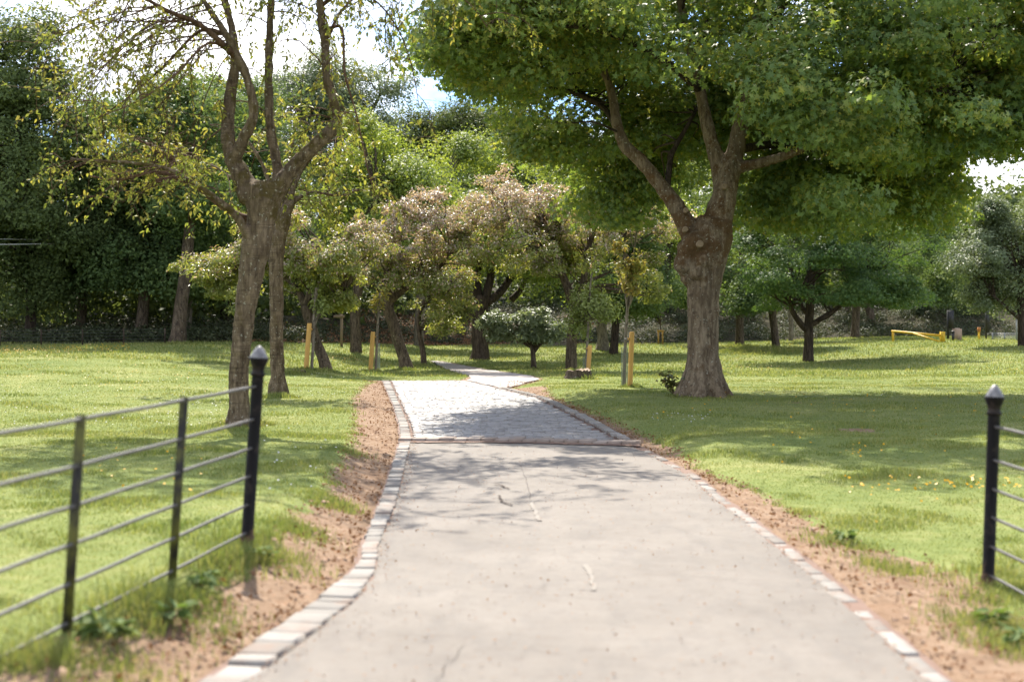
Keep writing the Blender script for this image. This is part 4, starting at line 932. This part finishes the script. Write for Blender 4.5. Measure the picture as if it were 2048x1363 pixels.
tree('maple_tree', 'dark layered maple with low curved limbs standing alone on the right lawn', (1617, 722), [(1617, 727, 12), (1617, 690, 9.5), (1618, 650, 9), (1621, 590, 8), (1622, 500, 7), (1625, 400, 5)],
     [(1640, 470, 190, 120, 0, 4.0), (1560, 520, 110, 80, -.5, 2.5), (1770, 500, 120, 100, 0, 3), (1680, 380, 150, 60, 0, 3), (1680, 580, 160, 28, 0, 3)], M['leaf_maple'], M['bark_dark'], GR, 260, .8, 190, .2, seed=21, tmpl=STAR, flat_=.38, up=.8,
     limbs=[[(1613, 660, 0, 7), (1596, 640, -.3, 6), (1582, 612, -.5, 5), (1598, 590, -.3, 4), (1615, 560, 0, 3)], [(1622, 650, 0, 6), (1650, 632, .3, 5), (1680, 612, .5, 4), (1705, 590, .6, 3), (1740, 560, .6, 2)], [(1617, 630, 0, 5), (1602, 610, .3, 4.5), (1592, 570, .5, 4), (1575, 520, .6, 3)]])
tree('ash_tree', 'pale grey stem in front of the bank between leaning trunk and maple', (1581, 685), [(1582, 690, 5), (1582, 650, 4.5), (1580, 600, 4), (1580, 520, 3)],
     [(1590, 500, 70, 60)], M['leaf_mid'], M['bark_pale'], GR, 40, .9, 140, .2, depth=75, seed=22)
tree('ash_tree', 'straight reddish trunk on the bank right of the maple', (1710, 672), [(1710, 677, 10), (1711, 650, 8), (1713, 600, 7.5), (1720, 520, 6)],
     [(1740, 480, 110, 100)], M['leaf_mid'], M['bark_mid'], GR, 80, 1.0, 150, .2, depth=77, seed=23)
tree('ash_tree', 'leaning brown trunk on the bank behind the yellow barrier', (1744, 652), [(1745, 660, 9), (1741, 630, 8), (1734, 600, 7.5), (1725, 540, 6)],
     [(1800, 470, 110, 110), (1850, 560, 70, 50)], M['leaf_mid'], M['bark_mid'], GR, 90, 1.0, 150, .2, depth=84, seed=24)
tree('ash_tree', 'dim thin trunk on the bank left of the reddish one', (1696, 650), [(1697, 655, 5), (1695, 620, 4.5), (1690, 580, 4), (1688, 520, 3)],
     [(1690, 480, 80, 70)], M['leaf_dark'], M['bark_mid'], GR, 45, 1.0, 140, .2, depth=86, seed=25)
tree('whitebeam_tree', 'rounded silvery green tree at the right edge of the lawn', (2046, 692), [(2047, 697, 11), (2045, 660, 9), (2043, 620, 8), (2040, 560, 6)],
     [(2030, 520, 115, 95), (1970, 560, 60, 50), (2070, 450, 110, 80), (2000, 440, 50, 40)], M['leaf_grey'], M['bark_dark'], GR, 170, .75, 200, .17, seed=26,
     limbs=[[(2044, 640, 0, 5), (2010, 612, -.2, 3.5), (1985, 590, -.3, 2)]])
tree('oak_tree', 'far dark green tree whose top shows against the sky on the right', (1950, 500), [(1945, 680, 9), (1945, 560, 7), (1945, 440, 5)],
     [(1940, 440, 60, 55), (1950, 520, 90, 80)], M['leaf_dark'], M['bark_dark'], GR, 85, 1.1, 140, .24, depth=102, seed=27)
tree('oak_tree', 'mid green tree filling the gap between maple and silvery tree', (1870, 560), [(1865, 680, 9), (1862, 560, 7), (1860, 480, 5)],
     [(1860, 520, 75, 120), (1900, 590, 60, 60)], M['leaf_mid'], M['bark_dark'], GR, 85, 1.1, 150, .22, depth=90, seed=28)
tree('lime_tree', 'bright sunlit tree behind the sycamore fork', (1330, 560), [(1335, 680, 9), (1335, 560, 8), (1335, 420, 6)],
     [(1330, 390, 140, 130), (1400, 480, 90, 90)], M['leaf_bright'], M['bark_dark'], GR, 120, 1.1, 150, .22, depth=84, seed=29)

# ---- distant wood and undergrowth that read as masses
rng = np.random.default_rng(77)
def mass(name, pts_fn, n_pad, pad, per, size, mat, flat_=.7):
    PP, NN = [], []
    for _ in range(n_pad):
        q, r = pts_fn(); k = int(per * rng.uniform(.6, 1.4)); d = unit(rng.normal(size=(k, 3)))
        PP.append(q + d * (.4 + .6 * rng.random((k, 1))) * r * pad * np.array([1, 1, flat_])); NN.append(unit(d * .6 + [0, -.1, .6] + rng.normal(0, .5, (k, 3))))
    PP = np.concatenate(PP); NN = np.concatenate(NN)
    return tag(leaves(name, PP, NN, size * rng.uniform(.6, 1.3, len(PP)), SPRIG, mat, rng=rng), kind='stuff')
def far_top(x): return np.interp(x, [-60, -40, -32, -24, -14, -6, 4, 14, 24, 30, 36, 60], [17, 15, 13, 11.5, 12.5, 12, 12, 11, 9, 8.0, 8.5, 9])
def fw():
    y = rng.uniform(95, 118); x = rng.uniform(-.42, .42) * y; top = float(far_top(x * 100 / y)) * rng.uniform(.85, 1.05)
    z = float(H(x, y)) + 1 + (top - 1) * rng.random() ** .7
    return np.array([x, y, z]), rng.uniform(.7, 1.3)
mass('distant_wood', fw, 1500, 1.6, 95, .48, M['leaf_dark'])
def ug():
    x = rng.uniform(-27, 30); we = float(wood_edge(x)); y = we + rng.uniform(0.2, 13) ** 1.0
    if x < -9: y = we + abs(rng.normal(0, 1)) * 5 + .1
    hh = (.4 if x < -9 else .3 if x > 5 else .12)
    return np.array([x, y, float(H(x, y)) + hh * rng.random()]), rng.uniform(.6, 1.3)
mass('undergrowth', ug, 1500, .55, 60, .12, M['leaf_under'])
def lb():                                # dark shrub layer deep under the left trees
    x = rng.uniform(-34, -6); y = float(wood_edge(x)) + rng.uniform(8, 22); return np.array([x, y, float(H(x, y)) + rng.uniform(0, 4.5)]), rng.uniform(.7, 1.3)
mass('wood_interior', lb, 480, 1.2, 100, .34, M['leaf_dark'])
def cb():
    x = rng.uniform(-10, 26); y = float(wood_edge(x)) + rng.uniform(12, 24); return np.array([x, y, float(H(x, y)) + rng.uniform(0, 3.5)]), rng.uniform(.7, 1.3)
mass('bank_thicket', cb, 420, 1.2, 95, .30, M['leaf_dark'])
# brown fallen leaves on the bank
n = 7000; xx = np.clip(rng.normal(-4.5, 4, n), -11, 5); yy = wood_edge(xx) + rng.random(n) ** 1.3 * 9; P = np.stack([xx, yy, H(xx, yy) + .04], 1)
tag(leaves('bank_litter', P, np.array([0, -.2, 1]) + rng.normal(0, .4, (n, 3)), .14 * rng.uniform(.5, 1.3, n), SPRIG, M['litter'], rng=rng), kind='stuff')

# ---- shrubs at the right, behind the barrier
def shrub(label, px, py, ells, leaf, depth, seed, npad=40, pad=.55, per=120, size=.16, group='shrubs behind the yellow barrier'):
    return tree('shrub', label, (px, py), [(px, py, 3), (px + 2, py - 20, 2.5), (px + 3, py - 40, 2)], ells, leaf, M['bark_mid'], group, npad, pad, per, size, depth=depth, seed=seed, cat='shrub', every=.8, flat_=.7)
shrub('pale leaved open shrub above the yellow barrier', 1840, 660, [(1840, 630, 60, 35), (1800, 640, 40, 20), (1880, 650, 40, 20)], M['leaf_grey'], 88, 40, 60, .6, 90, .18)
shrub('light green bush behind the sandstone gatepost', 1935, 670, [(1935, 645, 50, 38), (1905, 665, 25, 16)], M['leaf_pale'], 90, 41, 50)
shrub('grey green bush between the black pole and right edge tree', 2000, 670, [(2000, 640, 55, 38), (2040, 655, 30, 25)], M['leaf_grey'], 92, 42, 50)
shrub('low dark bush with white flower specks left of the cherry trunks', 430, 680, [(430, 672, 40, 12), (390, 674, 30, 10)], M['leaf_under'], 64, 43, 40, .4, 110, .13, None)

# ------------------------------------------------------------------ saplings, stakes and guards
def sapling(label, base, stem, ells, leaf, npad, pad, per, size, seed, group='young staked trees'):
    return tree('sapling', label, base, stem, ells, leaf, M['bark_pale'], group, npad, pad, per, size, OVATE, 1.1, seed=seed, every=.8, shell=.15, up=.3)
sapling('sapling with tall amber leafed tip beside the right stake near the sycamore', (1248, 772), [(1248, 775, 3.4), (1249, 720, 3.2), (1253, 650, 3.0), (1257, 590, 2.6), (1266, 520, 2), (1279, 425, 1)],
        [(1279, 450, 9, 42, 0, .12), (1272, 510, 16, 35, 0, .2), (1255, 540, 30, 28, 0, .3), (1244, 500, 14, 26, 0, .2), (1262, 570, 28, 22, 0, .3)], M['leaf_sapling'], 70, .17, 17, .115, 50)
sapling('bushy pale green sapling behind the stump stake', (1172, 742), [(1173, 745, 3), (1174, 700, 2.6), (1177, 640, 2.4), (1180, 580, 2), (1184, 545, 1.2)],
        [(1180, 600, 42, 42, 0, .7), (1205, 620, 34, 26, 0, .6), (1165, 640, 28, 22, 0, .5)], M['leaf_pale'], 90, .32, 42, .12, 51)
sapling('thin sapling with small pale leaf tuft at the leftmost stake', (624, 740), [(623, 742, 3), (626, 690, 2.8), (629, 620, 2.4), (632, 575, 1.6)], [(633, 590, 20, 28, 0, .3), (640, 610, 14, 14, 0, .25)], M['leaf_pale'], 26, .22, 24, .12, 52)
sapling('thin sapling with few leaves at the stake beside the leaning plum', (752, 742), [(751, 745, 2.8), (753, 700, 2.6), (756, 640, 2.3), (759, 585, 1.5)], [(760, 592, 16, 24, 0, .3)], M['leaf_sapling'], 16, .2, 20, .12, 53)

def stake(label, bot, top, wpx, group='yellow timber tree stakes', tie=1):
    bx_, by_, bz_ = at(*bot); d = by_; k = d / F
    root = thing('tree_stake', label, 'stake', (bx_, by_, bz_), group)
    hgt = (bot[1] - top[1]) * k; wd = wpx * k; lean = (top[0] - bot[0]) * k
    mb = MB(); w2 = wd / 2
    prof = [(-.1, w2), (hgt - .03, w2), (hgt, w2 * .78)]; V = []; ns = 10
    a = np.arange(ns) / ns * 2 * pi
    for z, r_ in prof: V.append(np.stack([np.cos(a) * r_ + lean * z / hgt, np.sin(a) * r_, np.full(ns, z)], 1))
    mb.add(np.concatenate(V), [[i * ns + q, i * ns + (q + 1) % ns, (i + 1) * ns + (q + 1) % ns, (i + 1) * ns + q] for i in range(2) for q in range(ns)] + [list(range(2 * ns, 3 * ns))])
    mb.build('post', M['stake'], root, True)
    z = hgt * .87; xx = lean * .87 + tie * (w2 + .02)
    mb = MB(); mb.box((xx, -.01, z), (.05, .07, .05)); blk = mb.build('tie_block', M['stake'], root)
    mb = MB(); q = np.linspace(0, 2 * pi, 13)[:-1]
    mb.tube([[xx + tie * .055 + .05 * cos(t), .055 * sin(t), z] for t in np.append(q, q[0])], .012, 6, False); mb.build('tie_strap', M['rubber'], root, True)
    return root
stake('yellow stake nearest the sycamore trunk, right of the amber sapling', (1260, 774), (1264, 663), 10, tie=-1)
stake('yellow stake standing behind the mossy stump', (1176, 745), (1180, 690), 9, tie=-1)
stake('leftmost yellow stake, leaning right near the two cherry trunks', (612, 739), (619, 646), 9.5)
stake('yellow stake left of the leaning copper plum', (741, 742), (746, 663), 9)
def guard(label, base, top_y, wpx):
    bx_, by_, bz_ = at(*base); k = by_ / F; r_ = wpx * k / 2; hgt = (base[1] - top_y) * k
    root = thing('tree_guard', label, 'tree guard', (bx_, by_, bz_), 'mesh guards round saplings')
    mb = MB()
    for a in np.arange(12) / 12 * 2 * pi: mb.tube([[r_ * cos(a), r_ * sin(a), 0], [r_ * cos(a), r_ * sin(a), hgt]], .004, 4, False)
    for z in np.arange(0, hgt + .01, .06): mb.tube([[r_ * cos(a), r_ * sin(a), z] for a in np.arange(13) / 12 * 2 * pi], .003, 3, False)
    mb.build('mesh_tube', M['guard'], root)
guard('grey wire mesh guard round the foot of the amber sapling', (1249, 772), 694, 12)
guard('grey mesh guard left of the stake behind the stump', (1170, 744), 712, 8)
guard('small mesh guard right of the stake beside the leaning plum', (757, 738), 686, 6)

# twin stake frame far off with a whip of a tree
b0 = at(1321, 688); k = b0[1] / F
root = thing('stake_frame', 'far pair of short stakes joined by a crossbar under the sycamore shade', 'tree stakes', b0)
for dx in (-4.2, 4.2):
    mb = MB(); mb.box((dx * k, 0, .32), (.07, .07, .75)); mb.build('post', M['stake'], root)
mb = MB(); mb.box((0, -.06, .68), (14 * k, .03, .09)); mb.build('crossbar', M['stake'], root)
tree('sapling', 'whip thin sapling tied between the far pair of short stakes', (1321, 686), [(1321, 690, 1.3), (1321, 650, 1.2), (1320, 620, .8)], [(1320, 625, 12, 20, 0, .35)], M['leaf_mid'], M['bark_mid'], 'young staked trees', 16, .25, 22, .13, OVATE, 1.0, seed=54)

# ------------------------------------------------------------------ stumps
def stump(label, base, wpx, hpx, seed, group='tree stumps', bark='bark_mid'):
    rng = np.random.default_rng(seed); b = at(*base); k = b[1] / F; r_ = wpx * k / 2; h_ = hpx * k
    root = thing('tree_stump', label, 'stump', b, group)
    ns = 28; a = np.arange(ns) / ns * 2 * pi; wv = 1 + .10 * np.sin(3 * a + seed) + .07 * np.sin(7 * a + 1) + rng.normal(0, .03, ns); V = []
    for f, z in ((1.45, -.1), (1.22, .03), (1.06, h_ * .4), (1.0, h_ * .8), (.96, h_)): V.append(np.stack([np.cos(a) * r_ * f * wv, np.sin(a) * r_ * f * wv * .9, z + (rng.normal(0, .03, ns) if z == h_ else 0 * a)], 1))
    mb = MB(); mb.add(np.concatenate(V), [[i * ns + q, i * ns + (q + 1) % ns, (i + 1) * ns + (q + 1) % ns, (i + 1) * ns + q] for i in range(4) for q in range(ns)])
    mb.build('bark_side', M[bark], root, True)
    mb = MB(); rim = V[-1] * [.995, .995, 1]; inner = V[-1] * [.6, .6, 1] - [0, 0, .02]; mb.add(np.concatenate([rim, inner]), [[q, (q + 1) % ns, ns + (q + 1) % ns, ns + q] for q in range(ns)] + [list(range(ns, 2 * ns))])
    mb.build('cut_top', M['cutwood'], root)
stump('wide mossy stump with pale torn top on the grass right of the cobbles', (1155, 757), 48, 17, 1)
stump('small rotten stump hidden in a grass tuft near the leftmost stake', (597, 748), 26, 7, 2, bark='bark_dark')
stump('far pale rooted stump at the foot of the bank behind the umbrella shrub', (1120, 690), 24, 8, 3, bark='bark_pale')

# sprouting shoots at the sycamore's foot
b = at(1348, 790); root = thing('sprout_plant', 'leafy reddish sprout at the left foot of the large sycamore', 'plant', b)
rng = np.random.default_rng(9); mb = MB(); lp, ld = [], []
for _ in range(9):
    v = unit(np.array([rng.normal(0, .5), rng.normal(0, .4), 1.0])); L = rng.uniform(.25, .62); e = v * L
    mb.tube([np.zeros(3), e * .5 + rng.normal(0, .03, 3), e], [.008, .006, .003], 4, False)
    for _ in range(11): lp.append(e * rng.uniform(.4, 1.05) + rng.normal(0, .04, 3)); ld.append([rng.normal(), rng.normal(), -.3])
mb.build('stems', M['twig'], root)
M['leaf_sprout'] = leafmat('leaf_sprout', [(.05, .07, .02), (.10, .10, .03), (.16, .09, .03)], .4)
leaves('foliage', lp, unit(rng.normal(0, .5, (len(lp), 3)) + [0, 0, .8]), rng.uniform(.09, .17, len(lp)), OVATE, M['leaf_sprout'], root, D=ld, rng=rng)

# broad leaved weeds on the verges
def weed(label, px, py, size, seed):
    rng = np.random.default_rng(seed); b = at(px, py)
    root = thing('weed_plant', label, 'weed', b, 'broad leaved weeds on the verges')
    size *= .62; n = 34; a = rng.random(n) * 2 * pi; r_ = size * rng.uniform(.05, .35, n)
    P = np.stack([r_ * np.cos(a), r_ * np.sin(a), .02 + size * rng.uniform(.05, .5, n)], 1); Dd = np.stack([np.cos(a), np.sin(a), rng.uniform(-.2, .7, n)], 1)
    leaves('leaf_rosette', P, unit(np.array([0, 0, 1]) + rng.normal(0, .3, (n, 3))), size * rng.uniform(.4, .8, n), OVATE, M['leaf_weed'], root, D=Dd, rng=rng)
for q in (('dock rosette at the foot of the left fence end post', 520, 1120, .2, 1), ('broad leaved weed below the nearer gap of the left fence', 405, 1175, .22, 2), ('weed clump in the dirt edge between the two left stanchions', 345, 1245, .22, 3),
          ('weed at the foot of the leftmost mossy stanchion', 215, 1275, .26, 4), ('leafy weed alone on the right dirt verge edge', 1690, 1083, .2, 5), ('dark weed in the soil below the right fence post', 1985, 1250, .2, 6), ('weed at the lower right corner of the dirt', 2040, 1290, .22, 7)): weed(*q)

# ------------------------------------------------------------------ distant furniture
# yellow swing barrier
bl, br = at(1786, 683), at(1885, 684); O = np.array(bl); k = bl[1] / F; V2 = np.array(br) - O
root = thing('road_barrier', 'yellow swing barrier with diagonal brace at the far right lawn edge', 'barrier', O)
hh = 22 * k
mb = MB(); mb.tube([[0, 0, -.1], [0, 0, hh]], .055, 8); mb.build('post', M['yellow'], root)
mb = MB(); mb.box((V2[0], V2[1], V2[2] + 9 * k), (.2, .2, 19 * k + .1)); mb.build('post', M['yellow'], root)
mb = MB(); a_, b_ = np.array([-.1, -.12, hh - .02]), V2 + [0, -.12, 12.5 * k]
mb.tube([a_, b_], .055, 8); mb.build('boom', M['yellow'], root)
mb = MB(); mb.tube([a_ + (b_ - a_) * .42 + [0, -.1, -.02], V2 + [-.2, -.2, 1.5 * k]], .04, 8); mb.build('brace', M['yellow'], root)
# black height post, pole, gatepost, small posts
def post(name, label, cat, base, top_y, wpx, mat, extra=None, group=None, part='shaft'):
    b = at(*base); k = b[1] / F; root = thing(name, label, cat, b, group); h_ = (base[1] - top_y) * k
    mb = MB(); mb.box((0, 0, h_ / 2 - .05), (wpx * k, wpx * k, h_ + .1)); mb.build(part, mat, root)
    if extra: extra(root, h_, k)
    return root
def notice(root, h_, k):
    mb = MB(); mb.box((.12, -.12, h_ - .45), (.26, .05, .9)); mb.build('panel', M['black'], root)
post('sign_post', 'tall black post with narrow panel just right of the yellow barrier', 'post', (1896, 679), 620, 4, M['black'], notice)
def band(root, h_, k):
    mb = MB(); mb.box((.03, -.12, h_ - .7), (.2, .06, 1.3)); mb.build('panel', M['black'], root)
post('sign_post', 'dark pole with long panel in front of the right hand bushes', 'post', (1972, 678), 610, 3, M['black'], band)
post('bollard', 'short black bollard touching the sandstone gatepost', 'bollard', (1906, 681), 664, 4.5, M['black'], lambda r, h_, k: MB.build((lambda m: (m.lathe([(.09, h_), (.1, h_ + .03), (.05, h_ + .07)]), m)[1])(MB()), 'cap', M['black'], r))
b = at(1914, 680); k = b[1] / F; root = thing('gate_post', 'stubby pinkish sandstone gatepost with pointed top near the bushes', 'gatepost', b)
w_ = 15 * k; mb = MB(); mb.box((0, 0, 9.5 * k), (w_, w_, 19 * k + .2)); mb.build('shaft', M['sandstone'], root)
mb = MB(); mb.box((0, 0, 21.5 * k), (w_ * .98, w_ * .98, 5.5 * k), taper=.45); mb.build('cap', M['sandstone'], root)
post('marker_post', 'small yellow marker post with orange top left of the far metal fence', 'post', (1958, 679), 662, 3.2, M['yellow'], lambda r, h_, k: (lambda m: (m.box((0, 0, h_ + .09), (.13, .13, .22)), m.build('cap', M['orange'], r)))(MB()))
# metal field fence far right
b = at(1985, 679); k = b[1] / F; root = thing('field_fence', 'grey metal railing half hidden by the right edge tree', 'fence', b)
for i in range(4):
    mb = MB(); mb.tube([[i * 24 * k, 0, -.1], [i * 24 * k, 0, 14 * k]], .035, 6); mb.build('post', M['galv'], root)
for j in range(5):
    mb = MB(); mb.tube([[0, 0, (2.5 + j * 2.6) * k], [72 * k, 0, (2.5 + j * 2.6) * k]], .018, 5); mb.build('rail', M['galv'], root)
post('lamp_bracket_post', 'slim grey post with small box head beside the right edge trunk', 'post', (2033, 680), 632, 2.2, M['galv'], lambda r, h_, k: (lambda m: (m.box((0, 0, h_ + .05), (.22, .2, .3)), m.build('head', M['galv'], r)))(MB()))
# wooden sign post in the wood edge
post('finger_post', 'weathered wooden post with short crossbar left of the lime trunk', 'post', (683, 692), 628, 5, M['post_wood'], lambda r, h_, k: (lambda m: (m.box((-.1, -.08, h_ - .1), (.5, .05, .12)), m.build('crossbar', M['post_wood'], r)))(MB()))
# wire fence on the left wood edge
root = thing('wire_fence', 'low wire mesh fence along the dark wood on the far left', 'fence', at(160, 693)); O = np.array(root.location)
xs = np.linspace(0, 330, 9); PT = [np.array(at(q, 693 - q * .015)) - O for q in xs]
for q in PT[::2]:
    mb = MB(); mb.tube([q - [0, 0, .1], q + [0, 0, .62]], .03, 6); mb.build('post', M['bark_dark'], root)
for z in (.1, .22, .34, .46, .58):
    mb = MB(); mb.tube([q + [0, 0, z] for q in PT], .007, 4, False); mb.build('wire', M['wire'], root)
# overhead wires
def wire(label, a, b, r_, mat, sag=.3):
    pa, pb = P3(*a), P3(*b); t = np.linspace(0, 1, 24)[:, None]; P = pa * (1 - t) + pb * t - np.c_[np.zeros(24), np.zeros(24), sag * 4 * (t * (1 - t))[:, 0]]
    mb = MB(); mb.tube(P - pa, r_, 5, True); o = mb.build('overhead_wire', mat, None, True); o.location = pa
    tag(o, label, 'wire', 'overhead wires')
wire('upper of the two pale wires crossing the dark trees at far left', (-160, 474, 52), (330, 480, 66), .013, M['cable'], .05)
wire('lower pale wire crossing the dark trees at far left', (-160, 489, 50), (300, 482, 64), .016, M['cable'], .05)
wire('upper thin wire in the blue sky at the right edge', (840, 198, 128), (2300, 345, 150), .02, M['cable_dark'], .3)
wire('lower thin wire in the blue sky at the right edge', (840, 226, 128), (2300, 364, 150), .02, M['cable_dark'], .3)
